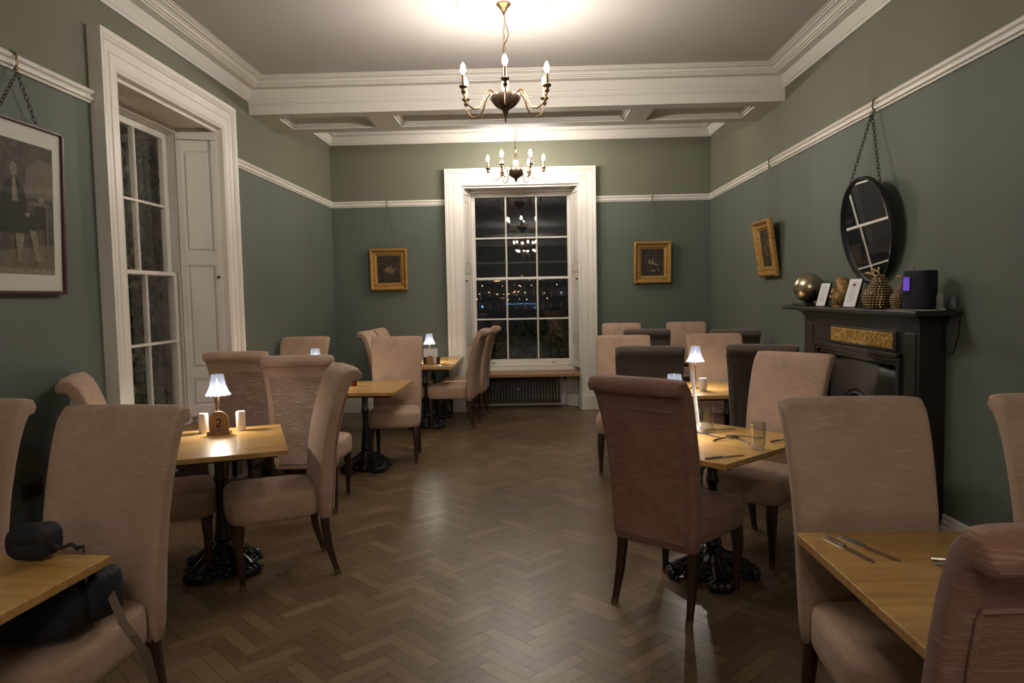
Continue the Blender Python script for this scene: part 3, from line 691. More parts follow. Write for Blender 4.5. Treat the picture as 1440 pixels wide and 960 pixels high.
def number_block(label, loc, rz, s=1.0, digit=True):
    root = thing('table_number', label, 'table number', loc, rz)
    bm = bm_(); arch = [(-.048 * s, 0), (.048 * s, 0), (.048 * s, .055 * s)] + [(.048 * s * math.cos(PI * k / 14), (.060 + .048 * math.sin(PI * k / 14)) * s) for k in range(15)] + [(-.048 * s, .055 * s)]
    mm = Matrix(((1, 0, 0, 0), (0, 0, 1, 0), (0, 1, 0, 0), (0, 0, 0, 1)))
    prism(bm, arch, -.006, .006, mm @ Matrix.Translation((0, .012 * s, 0))); obj('number_board', bm, MDF, root)
    bm = bm_(); box(bm, -.058 * s, .058 * s, -.026 * s, .022 * s, 0, .016 * s, .002); obj('board_foot', bm, MDF, root)
    if digit:
        bm = bm_(); y = -.0075
        def stroke(pts, wd):
            L_, R_ = [], []
            for i, p in enumerate(pts):
                a = Vector(pts[max(i - 1, 0)]); b = Vector(pts[min(i + 1, len(pts) - 1)]); d = (b - a).normalized(); n_ = Vector((-d.y, d.x)) * wd / 2
                L_.append(Vector(p) + n_); R_.append(Vector(p) - n_)
            for i in range(len(pts) - 1):
                q_ = [L_[i], L_[i + 1], R_[i + 1], R_[i]]
                a_ = [bm.verts.new((v.x, y, v.y)) for v in q_]; b_ = [bm.verts.new((v.x, y + .002, v.y)) for v in q_]
                bm.faces.new(a_); bm.faces.new(b_[::-1])
                for k in range(4): bm.faces.new((a_[k], b_[k], b_[(k + 1) % 4], a_[(k + 1) % 4]))
        c = .078
        arc = [(-.0005 + .0125 * math.cos(R(t)), c + .0125 * math.sin(R(t))) for t in range(165, -46, -15)]
        stroke(arc + [(-.008, c - .026), (-.0135, c - .032)], .0072); stroke([(-.0155, c - .033), (.0145, c - .033)], .0075)
        lathe(bm, [(.0, 0), (.0028, 0), (.0028, .002), (.0, .002)], 10, mtx=Matrix.Translation((0, y + .001, c - .047)) @ Matrix.Rotation(PI / 2, 4, 'X'))
        obj('digit_two', bm, INK, root)
    return root
number_block('small arched wooden block with the number 2 in front of the lit crystal lamp', (-1.885, 4.215, TZ), R(10), 1.15)
number_block('small brown arched block beside the menu card on the far left table', (-1.205, 8.42, TZ), 0, .85, False)
def shaker(name, label, x, y, m, r_=.03, h=.115, cat='shaker'):
    bm = bm_(); lathe(bm, [(.0, 0), (r_ * .96, 0), (r_, .004), (r_, h - .004), (r_ * .93, h), (r_ * .8, h - .002), (.0, h - .003)], 24)
    for k in range(5): lathe(bm, [(.0, 0), (.0022, 0), (.0022, .002), (.0, .002)], 6, (math.cos(k * 1.257) * r_ * .4, math.sin(k * 1.257) * r_ * .4, h - .003))
    return tag(obj(name, bm, m, smooth=True, loc=(x, y, TZ)), label, cat)
shaker('salt_shaker', 'white cylinder shaker left of the number 2 block', -2.0, 4.26, CERAM, .028, .118)
shaker('pepper_shaker', 'white cylinder shaker right of the number 2 block', -1.80, 4.33, CERAM, .028, .118)
shaker('salt_shaker', 'white cylinder shaker at the foot of the brightest lamp on the right', 1.375, 5.80, CERAM, .032, .10)
shaker('pepper_mill', 'dark small cylinder left of the brown block on the far left table', -1.27, 8.44, DARKWOOD, .02, .085)
shaker('pepper_mill', 'dark small cylinder right of the brown block on the far left table', -1.115, 8.46, DARKWOOD, .022, .085)
# menu cards
def card(label, x, y, rz, w_, h, th=.004, tilt=8, lines=True, z=TZ):
    root = thing('menu_card', label, 'menu card', (x, y, z), rz)
    mm = Matrix.Rotation(R(-tilt), 4, 'X')
    bm = bm_(); box(bm, -w_ / 2, w_ / 2, -.002, .002, 0, h, 0, mm); mm2 = Matrix.Translation((0, .07, 0)) @ Matrix.Rotation(R(tilt), 4, 'X'); (box(bm, -w_ / 2, w_ / 2, -.002, .002, 0, h * .98, 0, mm2) if lines else box(bm, -w_ / 2, w_ / 2, -.02, .03, 0, .004)); obj('card_sheet', bm, PAPER, root)
    if lines:
        bm = bm_(); pts = [(.055 * math.cos(a), -.0035, h * .5 + .035 * math.sin(a)) for a in [PI * k / 12 for k in range(1, 12)]]
        tube(bm, pts, .0018, 4); bmesh.ops.transform(bm, matrix=mm, verts=bm.verts[:]); obj('printed_arc', bm, mat('pale_grey_ink', (.35, .36, .40), .6), root)
    return root
card('white folded menu card with a pale arc, before the far left lamp', -1.215, 8.50, 0, .165, .18)
card('tall white menu card seen edge on beside the large brown chair', .967, 4.19, R(84), .15, .34, tilt=6, lines=False)
# sauce bottle
root = thing('sauce_bottle', 'red-brown squeezy sauce bottle on the oak table left of centre', 'bottle', (-1.63, 6.45, TZ))
bm = bm_(); lathe(bm, [(.0, 0), (.030, 0), (.033, .01), (.033, .06), (.030, .10), (.022, .14), (.016, .16)], 20); obj('bottle_body', bm, mat('red_sauce_plastic', (.16, .018, .010), .3), root, smooth=True)
bm = bm_(); lathe(bm, [(.017, .158), (.017, .18), (.008, .19), (.005, .215), (.0, .216)], 16); obj('cap', bm, mat('dark_cap', (.05, .012, .010), .4), root, smooth=True)
bm = bm_(); lathe(bm, [(.0338, .055), (.0338, .075), (.0315, .10), (.0270, .122), (.0255, .122), (.030, .10), (.032, .055)], 20); obj('label_band', bm, mat('label_paper', (.45, .36, .36), .5), root, smooth=True)

def tumbler(label, x, y, h=.14, r_=.036):
    bm = bm_(); lathe(bm, [(.0, 0), (r_ * .88, 0), (r_ * .92, .004), (r_, h), (r_ - .0015, h + .0008), (r_ - .003, h), (r_ * .90 - .003, .014), (.0, .012)], 28)
    return tag(obj('glass_tumbler', bm, TUMBLER, smooth=True, loc=(x, y, TZ)), label, 'glass', 'tumblers')
tumbler('clear empty tumbler on the near right corner of the cutlery table', 1.13, 3.60)
tumbler('clear tumbler beside the upright menu card, at the back of the cutlery table', .985, 4.05)
def knife(label, x, y, a, L=.22, z=TZ):
    root = thing('table_knife', label, 'knife', (x, y, z), R(a), 'table cutlery')
    bm = bm_(); pr = [(0, .006), (L * .12, .0085), (L * .42, .006), (L * .45, .004)]
    rings = [[(t, -w_, .0005), (t, w_, .0005), (t, w_ * .6, .0065), (t, -w_ * .6, .0065)] for t, w_ in pr]; loft(bm, [[Vector(p) for p in r] for r in rings]); obj('handle', bm, STEEL, root)
    bm = bm_(); rings = [[Vector((t, -w_, .001)), Vector((t, w_ * .9, .001)), Vector((t, w_ * .9, .0022)), Vector((t, -w_, .003))] for t, w_ in ((L * .45, .005), (L * .5, .009), (L * .9, .0095), (L * .97, .006), (L, .001))]; loft(bm, rings); obj('blade', bm, STEEL, root)
    return root
def fork(label, x, y, a, L=.19, z=TZ):
    root = thing('table_fork', label, 'fork', (x, y, z), R(a), 'table cutlery')
    bm = bm_(); tube(bm, [(0, 0, .004), (L * .2, 0, .008), (L * .6, 0, .010), (L * .72, 0, .006)], [.006, .005, .003, .004], 6); obj('handle', bm, STEEL, root, smooth=True)
    bm = bm_(); box(bm, L * .70, L * .79, -.012, .012, .003, .0055, .001)
    for k in range(4): tube(bm, [(L * .78, -.010 + k * .0067, .004), (L * .9, -.010 + k * .0067, .005), (L, -.010 + k * .0067, .010)], .0014, 5)
    obj('tines', bm, STEEL, root); return root
def spoon(label, x, y, a, L=.17, z=TZ):
    root = thing('table_spoon', label, 'spoon', (x, y, z), R(a), 'table cutlery')
    bm = bm_(); tube(bm, [(0, 0, .003), (L * .2, 0, .007), (L * .6, 0, .010), (L * .74, 0, .006)], [.006, .005, .003, .003], 6); obj('handle', bm, STEEL, root, smooth=True)
    bm = bm_(); 
    rings = []
    for j, s in enumerate((1, .8, .5, .12)): rings.append([Vector((L * .87 + .024 * s * math.cos(t), .016 * s * math.sin(t), .0095 - .008 * (1 - s ** 2))) for t in [2 * PI * k / 16 for k in range(16)]])
    inner = [[v + Vector((0, 0, .0012)) for v in r] for r in rings[::-1]]
    loft(bm, rings + inner); obj('bowl', bm, STEEL, root, smooth=True); return root
knife('table knife near the front corner of the tumbler table', .815, 3.40, 20)
knife('table knife along the back edge of the tumbler table', .955, 4.13, 5)
knife('broad-bladed knife beside the rear tumbler', .93, 4.05, -60, .2)
fork('fork at centre of the tumbler table, left of the pair', .955, 3.80, 35)
fork('fork at centre of the tumbler table, right of the pair', 1.06, 3.93, -25)
spoon('spoon at centre of the tumbler table', 1.12, 3.72, 100)
fork('fork right of the near tumbler', 1.245, 3.76, 15)
knife('left of the two knives on the near right table', .935, 2.305, -77, .24)
knife('right of the two knives on the near right table', .985, 2.305, -70, .24)
fork('fork on the near right table beside the brown chair back', 1.16, 2.09, -30)
spoon('spoon on the near right table beside the brown chair back', 1.15, 2.05, -5)
knife('table knife on the far left table, right of the menu card', -1.14, 8.25, 10)
# crumpled napkin bit near the lamp
bm = bm_(); lathe(bm, [(.0, 0), (.018, 0), (.022, .012), (.012, .03), (.0, .034)], 10, fn=lambda a, z: 1 + .15 * math.cos(3 * a)); tag(obj('votive_holder', bm, MDF, smooth=True, loc=(1.44, 6.00, TZ)), 'tiny orange-brown holder beside the brightest table lamp', 'candle holder')

# pouch and bag
def blob(name, m, cx, cyy, cz, dims, rz, e=3, seed=0, parent=None):
    bm = bm_(); rings = []; rg = random.Random(seed)
    for k in range(13):
        t = -1 + 2 * k / 12; s = (1 - abs(t) ** 3.2) ** (1 / 3.2) if abs(t) < 1 else .02
        rings.append([Vector((u * dims[0] * s, v * dims[1] * s, t * dims[2])) for u, v in superell(1, 1, 28, e)])
    loft(bm, rings)
    for v in bm.verts:
        n_ = .035 * math.sin(v.co.x * 40 + seed) * math.sin(v.co.z * 50 + seed * 2) + .03 * math.sin(v.co.y * 60 + v.co.x * 25 + seed); v.co *= 1 + n_
    bmesh.ops.transform(bm, matrix=Matrix.Rotation(rz, 4, 'Z'), verts=bm.verts[:])
    return obj(name, bm, m, parent, smooth=True, ang=70, loc=(cx, cyy, cz))
root = thing('camera_pouch', 'small soft black zipped pouch on the near left table', 'pouch', (-1.575, 2.17, TZ), R(-10))
blob('pouch_body', BAGM, 0, 0, .058, (.068, .05, .056), R(12), 4.5, 4, root)
bm = bm_(); tube(bm, [(-.055, -.050, .05), (-.02, -.057, .066), (.03, -.055, .07), (.06, -.04, .072)], .0025, 5); obj('zip', bm, CHAINM, root)
bm = bm_(); tube(bm, [(.06, .0, .045), (.09, .01, .035), (.115, .02, .045), (.135, .025, .03), (.15, .03, .038), (.16, .02, .02)], [.009, .008, .006, .008, .005, .003], 6); obj('strap', bm, BAGM, root, smooth=True)
root = thing('camera_bag', 'large slumped black bag with a tan strap on the near left chair', 'bag', (-1.56, 2.20, .508), R(-7))
blob('bag_body', BAGM, -.02, -.02, .103, (.20, .16, .100), 0, 3.4, 2, root)
blob('side_pocket', BAGM, .15, .03, .115, (.06, .075, .085), 0, 3, 5, root)
bm = bm_(); tube(bm, [(.155 + .018 * math.cos(t), -.045, .185 + .018 * math.sin(t)) for t in [2 * PI * k / 14 for k in range(14)]], .0035, 6, closed=True); obj('brass_ring', bm, BRASS, root)
bm = bm_(); pts = [(.20, .02, .12), (.27, -.02, .045), (.318, -.04, .012), (.345, -.02, -.05), (.352, .0, -.16), (.36, .02, -.30), (.37, .03, -.44)]
rings = []
for i, p in enumerate(pts): p = Vector(p); rings.append([p + Vector((-.009, -.009, 0)), p + Vector((.009, .009, 0)), p + Vector((.011, .007, .003)), p + Vector((-.007, -.011, .003))])
loft(bm, rings); obj('shoulder_strap', bm, STRAPM, root)

# ------------------------------------------------------------ chandeliers and ceiling roses
def make_chandelier():
    """origin at the ceiling"""
    root = thing('chandelier', '', 'chandelier', group='bronze candle chandeliers')
    H = .50                       # from ceiling to candle bulb centre
    bm = bm_(); lathe(bm, [(.0, 0), (.052, 0), (.052, -.008), (.044, -.016), (.030, -.03), (.020, -.05), (.012, -.058), (.009, -.075), (.0, -.08)], 24); obj('ceiling_canopy', bm, BRASS, root, smooth=True)
    bm = bm_(); chain(bm, (0, 0, -.075), (0, 0, -.345), .032, .0024, .0085); obj('hanging_chain', bm, BRASS, root)
    bm = bm_(); pts = [(0, 0, -.07), (.010, 0, -.12), (.035, .01, -.17), (.040, .01, -.205), (.018, 0, -.25), (-.008, 0, -.29), (-.012, 0, -.33), (0, 0, -.36)]; tube(bm, pts, .0032, 6); obj('flex', bm, BRONZE, root, smooth=True)
    z0 = -H
    bm = bm_(); lathe(bm, [(.0, z0 + .155), (.008, z0 + .15), (.010, z0 + .12), (.016, z0 + .11), (.010, z0 + .10), (.012, z0 + .05), (.022, z0 + .0), (.028, z0 - .06), (.020, z0 - .10), (.020, z0 - .13)], 16); obj('central_stem', bm, BRONZE, root, smooth=True)
    bm = bm_(); lathe(bm, [(.02, z0 - .12), (.055, z0 - .122), (.105, z0 - .130), (.108, z0 - .138), (.100, z0 - .165), (.075, z0 - .20), (.045, z0 - .222), (.022, z0 - .235), (.018, z0 - .25), (.010, z0 - .27), (.0, z0 - .28)], 36, fn=lambda a, z: 1 + .03 * math.cos(12 * a)); obj('bowl', bm, BRONZE, root, smooth=True, ang=60)
    for k in range(6):
        a = k * PI / 3; ca, sa = math.cos(a), math.sin(a)
        arm = bm_(); prof = [(.085, -.145), (.10, -.118), (.125, -.105), (.150, -.118), (.168, -.155), (.185, -.205), (.215, -.243), (.255, -.252), (.295, -.232), (.320, -.195), (.330, -.160)]
        tube(arm, [(ca * r_, sa * r_, z0 + z) for r_, z in prof], [.006, .0065, .0065, .0065, .0065, .007, .007, .007, .006, .0055, .006], 8)
        ao = obj('arm', arm, BRASS, root, smooth=True)
        bm = bm_(); lathe(bm, [(.0, -.165), (.010, -.160), (.018, -.145), (.014, -.135), (.013, -.128), (.026, -.120), (.031, -.110), (.028, -.104), (.012, -.102), (.0, -.102)], 16, (ca * .33, sa * .33, z0)); obj('drip_cup', bm, BRONZE, ao, smooth=True)
        bm = bm_(); lathe(bm, [(.0105, -.105), (.0105, -.028), (.006, -.026)], 14, (ca * .33, sa * .33, z0)); obj('candle_tube', bm, BRASS if k % 2 else BRASS, ao, smooth=True)
        bm = bm_(); lathe(bm, [(.006, -.027), (.009, -.022), (.0155, -.008), (.0175, .004), (.015, .018), (.009, .034), (.003, .046), (.0, .048)], 12, (ca * .33, sa * .33, z0)); obj('candle_bulb', bm, BULB, ao, smooth=True)
    return root
BRASS2 = BRASS
chn = make_chandelier(); chn.location = (-.158, 5.17, CEIL - .012); chn.rotation_euler = (0, 0, R(32)); chn['label'] = 'bronze six-light candle chandelier nearest camera, hanging from the ceiling rose'
dup(chn, (-.155, 8.62, CEIL2 - .10), R(2), 'smaller-looking far bronze chandelier hanging in front of the back window', 'bronze candle chandeliers')
dup(chn, (-.15, -1.2, CEIL - .012), R(15), 'bronze candle chandelier behind the camera, glinting in the back window', 'bronze candle chandeliers')
dup(chn, (-.15, -5.2, CEIL - .012), R(40), 'added bronze candle chandelier behind the camera, unseen extra light nearer the bar', 'bronze candle chandeliers')  # extra chandelier added behind the camera to brighten the near chairs
def rose(x, y, z, lab):
    bm = bm_(); lathe(bm, [(.33, 0), (.33, -.010), (.318, -.020), (.305, -.018), (.298, -.010), (.285, -.012), (.278, -.024), (.262, -.030), (.250, -.022), (.245, -.010), (.23, -.008), (.225, -.016), (.215, -.016), (.21, -.008), (.12, -.008), (.11, -.016), (.10, -.010), (.0, -.012)], 64)
    o = obj('ceiling_rose', bm, PLASTER, smooth=True, ang=25, loc=(x, y, z)); tag(o, lab, 'ceiling rose')
    bm = bm_()
    for k in range(12):
        a = k * PI / 6
        pts = [(math.cos(a + .09 * math.sin(t * 2)) * (.12 + .018 * t), math.sin(a + .09 * math.sin(t * 2)) * (.12 + .018 * t), -.009) for t in range(0, 6)]
        tube(bm, pts, [.004, .008, .010, .010, .008, .003], 6)
    obj('leaf_relief', bm, PLASTER, o, smooth=True)
rose(-.158, 5.17, CEIL, 'round white moulded plaster ceiling rose above the near chandelier')
bm = bm_(); lathe(bm, [(.0, 0), (.06, 0), (.05, -.09), (.0, -.09)], 20); tag(obj('ceiling_boss', bm, PLASTER, smooth=True, loc=(-.155, 8.62, CEIL2)), 'plaster boss on the ceiling above the far chandelier', 'ceiling boss')

# ------------------------------------------------------------ pictures and mirror
def gilt_picture(label, w_, h, mtx, kind, hook_dz, halfspan, z):
    root = thing('framed_picture', label, 'picture'); root.matrix_world = mtx   # local: x right, y toward room(-), z up ; origin at frame centre on the wall
    bm = bm_(); W2, H2 = w_ / 2, h / 2
    prof = [(0, 0), (0, .030), (.012, .048), (.022, .052), (.034, .048), (.045, .030), (.060, .026), (.072, .034), (.080, .030), (.088, .020), (.100, .018), (.104, .006), (.104, 0)]
    cs = [(-1, -1), (1, -1), (1, 1), (-1, 1)]
    rings = [[Vector((sx * (W2 - u), -v, sz * (H2 - u))) for u, v in prof] for sx, sz in cs]
    vs = [[bm.verts.new(p) for p in r] for r in rings]; n = len(prof)
    for i in range(4):
        a, b = vs[i], vs[(i + 1) % 4]
        for k in range(n): bm.faces.new((a[k], a[(k + 1) % n], b[(k + 1) % n], b[k]))
    fr = obj('frame', bm, GILT, root)
    bm = bm_()
    nb = 26
    for i in range(nb):
        for sx, sz, hor in ((0, 1, 1), (0, -1, 1), (1, 0, 0), (-1, 0, 0)):
            t = -1 + 2 * (i + .5) / nb
            c = (t * (W2 - .02), -.050, sz * (H2 - .022)) if hor else (sx * (W2 - .022), -.050, t * (H2 - .02))
            bmesh.ops.create_icosphere(bm, subdivisions=1, radius=.0085, matrix=Matrix.Translation(c))
    obj('bead_moulding', bm, GILT, fr, smooth=True)
    bm = bm_(); iw, ih = W2 - .100, H2 - .100; box(bm, -iw, iw, -.008, -.003, -ih, ih); obj('canvas', bm, DARKPAINT, root)
    bm = bm_(); rg = random.Random(kind)
    if kind == 1:
        for a, L in ((70, .10), (105, .09), (35, .10), (140, .085), (15, .06), (85, .06)):
            for t in range(3, 11):
                tt = t / 10; bx, bz = math.cos(R(a)) * L * tt, math.sin(R(a)) * L * tt - .045
                for s in (-1, 1):
                    m_ = Matrix.Translation((bx, -.0095, bz)) @ Matrix.Rotation(-R(a + s * 40), 4, 'Y'); ww = .017 * (1.2 - tt)
                    vsx = [bm.verts.new(m_ @ Vector(p)) for p in ((0, 0, -.003), (ww * 1.4, 0, -.004), (ww * 2, 0, 0), (ww * 1.4, 0, .004), (0, 0, .003))]; bm.faces.new(vsx)
        tube(bm, [(0, -.009, -.085), (.003, -.009, -.03), (0, -.009, .03)], .002, 4)
        obj('painted_leaves', bm, LEAFPAINT, root)
    elif kind == 2:
        for k in range(26):
            c = (rg.gauss(0, .032), -.0095, rg.gauss(-.01, .045)); ww = rg.uniform(.006, .017)
            vsx = [bm.verts.new((c[0] + ww * math.cos(t) * rg.uniform(.7, 1.2), c[1] - .0001 * k, c[2] + ww * math.sin(t) * rg.uniform(.7, 1.2))) for t in [k2 * PI / 4 for k2 in range(8)]]; bm.faces.new(vsx)
        obj('painted_flowers', bm, GREENPAINT, root)
    else:
        for k in range(14):
            c = (rg.gauss(0, .03), -.0095 - .0001 * k, rg.gauss(0, .06)); ww = rg.uniform(.008, .02)
            vsx = [bm.verts.new((c[0] + ww * math.cos(t), c[1], c[2] + ww * math.sin(t))) for t in [k2 * PI / 4 for k2 in range(8)]]; bm.faces.new(vsx)
        obj('painted_shapes', bm, LEAFPAINT, root)
    return root
def wires(label_parent, pts_pairs, r_=.0012):
    bm = bm_()
    for a, b in pts_pairs: tube(bm, [a, b], r_, 5)
    inv = label_parent.matrix_world.inverted()
    bmesh.ops.transform(bm, matrix=inv, verts=bm.verts[:]); obj('hanging_wire', bm, CHAINM, label_parent)
def hook(parent, p, nrm):
    bm = bm_(); p = Vector(p); nrm = Vector(nrm)
    tube(bm, [p + Vector((0, 0, .030)), p + nrm * .018 + Vector((0, 0, .048)), p + nrm * .046 + Vector((0, 0, .032)), p + nrm * .048 + Vector((0, 0, -.02)), p + nrm * .03 + Vector((0, 0, -.045)), p + nrm * .052 + Vector((0, 0, -.05))], .006, 6)
    bmesh.ops.transform(bm, matrix=parent.matrix_world.inverted(), verts=bm.verts[:]); obj('rail_hook', bm, BRASS, parent, smooth=True)
TILT = R(5)
def wallm_back(x, z): return Matrix.Translation((x, D - .012, z)) @ Matrix.Rotation(TILT * .6, 4, 'X')
m1 = wallm_back(-1.893, 1.92); m1.translation.y = D - .03
p1 = gilt_picture('small square gold-framed picture of pale leaves, left of the back window', .51, .56, m1, 1, 0, 0, 0)
bpy.context.view_layer.update()
wires(p1, [((-2.02, D - .05, 2.19), (-1.885, D - .045, RAIL0 - .02)), ((-1.77, D - .05, 2.19), (-1.90, D - .045, RAIL0 - .02)), ((-1.81, D - .03, 2.19), (-1.88, D - .03, RAIL0))])
hook(p1, (-1.893, D, RAIL0 + .04), (0, -1, 0))
m2 = wallm_back(1.612, 1.943); m2.translation.y = D - .03
p2 = gilt_picture('small square gold-framed dark flower picture, right of the back window', .50, .555, m2, 2, 0, 0, 0)
bpy.context.view_layer.update()
wires(p2, [((1.44, D - .05, 2.21), (1.60, D - .045, RAIL0 - .02)), ((1.80, D - .05, 2.21), (1.63, D - .045, RAIL0 - .02)), ((1.74, D - .03, 2.21), (1.62, D - .03, RAIL0))])
hook(p2, (1.612, D, RAIL0 + .04), (0, -1, 0))
m3 = Matrix.Translation((XR - .055, 7.17, 1.963)) @ Matrix.Rotation(-PI / 2, 4, 'Z') @ Matrix.Rotation(R(8), 4, 'X')
p3 = gilt_picture('gold-framed picture tilting forward on the right wall left of the mirror', .50, .56, m3, 3, 0, 0, 0)
bpy.context.view_layer.update()
wires(p3, [((XR - .09, 7.03, 2.235), (XR - .045, 7.15, RAIL0)), ((XR - .09, 7.31, 2.235), (XR - .045, 7.19, RAIL0))])
hook(p3, (XR, 7.17, RAIL0 + .04), (-1, 0, 0))
# engraving on the left wall
PC = 3.64; PW, PH = .68, .885
m4 = Matrix.Translation((XL + .03, PC, 2.045)) @ Matrix.Rotation(PI / 2, 4, 'Z') @ Matrix.Rotation(R(2.0), 4, 'X')
p4 = thing('framed_engraving', 'large dark-framed monochrome engraving of a seated man in a wide cream mount, left wall', 'picture'); p4.matrix_world = m4
bpy.context.view_layer.update()
bm = bm_()
for bx in ((-PW / 2, PW / 2, -PH / 2, -PH / 2 + .018), (-PW / 2, PW / 2, PH / 2 - .018, PH / 2), (-PW / 2, -PW / 2 + .018, -PH / 2, PH / 2), (PW / 2 - .018, PW / 2, -PH / 2, PH / 2)): box(bm, bx[0], bx[1], -.024, .004, bx[2], bx[3], .003)
obj('frame', bm, mat('mahogany_frame', (.045, .012, .010), .35, noise=((20, 20, 20), (.07, .02, .015), 3, .3, .7)), p4)
bm = bm_(); box(bm, -PW / 2 + .01, PW / 2 - .01, -.008, 0, -PH / 2 + .01, PH / 2 - .01); obj('mount', bm, MOUNT, p4)
iw, ih = PW / 2 - .085, PH / 2 - .105
PRD = mat('engraving_dark', (.050, .042, .032), .7, noise=((24, 24, 24), (.10, .085, .06), 5, .35, .7)); PRL = mat('engraving_light', (.27, .235, .17), .7, noise=((60, 60, 60), (.15, .13, .09), 5, .35, .65)); PRM = mat('engraving_mid', (.16, .13, .09), .7, noise=((50, 50, 50), (.11, .09, .065), 4, .35, .7)); PRK = mat('engraving_black', (.022, .018, .014), .7)
bm = bm_(); box(bm, -iw, iw, -.0095, -.008, -ih, ih); obj('print_sheet', bm, PRD, p4)
def flat(name, polys, m, y):
    bm = bm_()
    for k, pl in enumerate(polys):
        a_ = [bm.verts.new((x, y - k * .0002, z)) for x, z in pl]; bm.faces.new(a_)
    obj(name, bm, m, p4)
def ell(cx, cz, a, b, n=16): return [(cx + a * math.cos(2 * PI * k / n), cz + b * math.sin(2 * PI * k / n)) for k in range(n)]
flat('floor_tone', [[(-iw, -ih + .03), (iw, -ih + .03), (iw, -ih + .16), (-iw, -ih + .10)]], PRM, -.0102)
flat('caption_strip', [[(-iw, -ih), (iw, -ih), (iw, -ih + .03), (-iw, -ih + .03)]], PRL, -.0104)
flat('coat', [[(-.15, -.13), (-.15, -.02), (-.12, .09), (-.085, .135), (-.045, .155), (-.005, .135), (.035, .08), (.05, -.01), (.085, -.03), (.115, -.06), (.115, -.115), (0, -.135)], [(.10, -.10), (.20, -.10), (.20, .02), (.11, .03)]], PRK, -.0106)
flat('figure_lights', [ell(-.045, .19, .026, .034), [(-.055, .15), (-.035, .15), (-.015, .03), (-.06, .03)], ell(.05, -.03, .018, .013), [(.06, -.11), (.11, -.11), (.125, -.17), (.125, -.235), (.155, -.262), (.10, -.268), (.095, -.235), (.075, -.17)], [(-.04, -.13), (.02, -.13), (.015, -.19), (-.002, -.245), (.02, -.275), (-.045, -.275), (-.03, -.245), (-.04, -.19)], ell(.155, .055, .022, .018)], PRL, -.0112)
flat('curtain_tone', [[(-iw, ih), (-iw, -.10), (-.20, -.08), (-.17, .10), (-.19, ih)], [(.02, .06), (.05, .20), (.14, .27), (iw, .25), (iw, .06)]], PRM, -.0099)
flat('table_tone', [[(.06, .02), (.22, .02), (.22, .04), (.06, .04)], [(.19, .02), (.205, .02), (.205, -.2), (.19, -.2)]], PRM, -.0115)
bm = bm_(); box(bm, -PW / 2 + .016, PW / 2 - .016, -.017, -.0155, -PH / 2 + .016, PH / 2 - .016); obj('picture_glass', bm, PGLASS, p4)
bm = bm_()
hk = Vector((XL + .045, PC + .03, RAIL0 - .02))
for yy in (PC - .13, PC + .17): chain(bm, hk, (XL + .035, yy, 2.485), .034, .0022, .009)
bmesh.ops.transform(bm, matrix=m4.inverted(), verts=bm.verts[:]); obj('hanging_chain', bm, CHAINM, p4)
hook(p4, (XL, PC + .03, RAIL0 + .04), (1, 0, 0))
# mirror
mc = Vector((XR - .070, 5.03, 1.945)); RAD = .365
mm = Matrix.Translation(mc) @ Matrix.Rotation(-PI / 2, 4, 'Z') @ Matrix.Rotation(R(8), 4, 'X')
mir = thing('round_mirror', 'round black-rimmed mirror hanging on chains above the fireplace', 'mirror'); mir.matrix_world = mm; bpy.context.view_layer.update()
RX = Matrix.Rotation(PI / 2, 4, 'X')
bm = bm_(); lathe(bm, [(RAD - .014, .0), (RAD - .014, .018), (RAD - .010, .026), (RAD, .026), (RAD + .004, .018), (RAD + .004, -.010), (RAD - .01, -.012), (.0, -.012)], 72, mtx=RX); obj('rim', bm, BLACKM, mir, smooth=True)
bm = bm_(); lathe(bm, [(.0, .001), (RAD - .013, .001), (RAD - .013, .006), (.0, .006)], 72, mtx=RX); obj('mirror_plate', bm, MIRROR, mir, smooth=True)
bm = bm_(); top = Vector((XR - .05, 5.03, RAIL0 - .01))
for s in (-1, 1): chain(bm, top, mc + Vector((-.035, s * .24, .285)), .036, .0026, .010)
bmesh.ops.transform(bm, matrix=mm.inverted(), verts=bm.verts[:]); obj('hanging_chain', bm, CHAINM, mir)
hook(mir, (XR, 5.03, RAIL0 + .04), (-1, 0, 0))

# ------------------------------------------------------------ fireplace
FY0, FY1 = 4.19, 5.93; FX = XR - .155; SZ = 1.40
fp = thing('fireplace', 'black cast iron fireplace surround with a gold relief strip on the right wall', 'fireplace', (0, 0, 0))
bm = bm_()
IY0, IY1, IZ = 4.47, 5.62, 1.06
box(bm, FX, XR, FY0, IY0 - .09, 0, SZ - .05, .003); box(bm, FX, XR, IY1 + .09, FY1, 0, SZ - .05, .003); box(bm, FX, XR, IY0 - .09, IY1 + .09, IZ + .09, SZ - .05)
for k, (o_, pj) in enumerate(((.09, .022), (.065, .012), (.035, -.01))):   # stepped moulding round the opening
    x0_ = FX - pj
    for (a0, a1, z0_, z1_) in ((IY0 - o_, IY0 - o_ + .03, 0, IZ + o_), (IY1 + o_ - .03, IY1 + o_, 0, IZ + o_), (IY0 - o_, IY1 + o_, IZ + o_ - .03, IZ + o_)):
        box(bm, x0_, XR - .02, a0, a1, z0_, z1_, .004)
for (a0, a1) in ((FY0 + .03, IY0 - .13), (IY1 + .13, FY1 - .03)): # pilaster fields
    box(bm, FX - .008, FX + .01, a0, a1, .22, SZ - .12, .004)
box(bm, FX - .02, XR, FY0 - .01, IY0 - .10, 0, .18, .006); box(bm, FX - .02, XR, IY1 + .10, FY1 + .01, 0, .18, .006)
obj('surround', bm, BLACKP, fp)
bm = bm_()
box(bm, FX - .015, XR, FY0 - .02, FY1 + .02, SZ - .055, SZ - .03, .004); box(bm, FX - .035, XR, FY0 - .04, FY1 + .04, SZ - .03, SZ - .012, .004)
obj('bed_moulding', bm, BLACKP, fp)
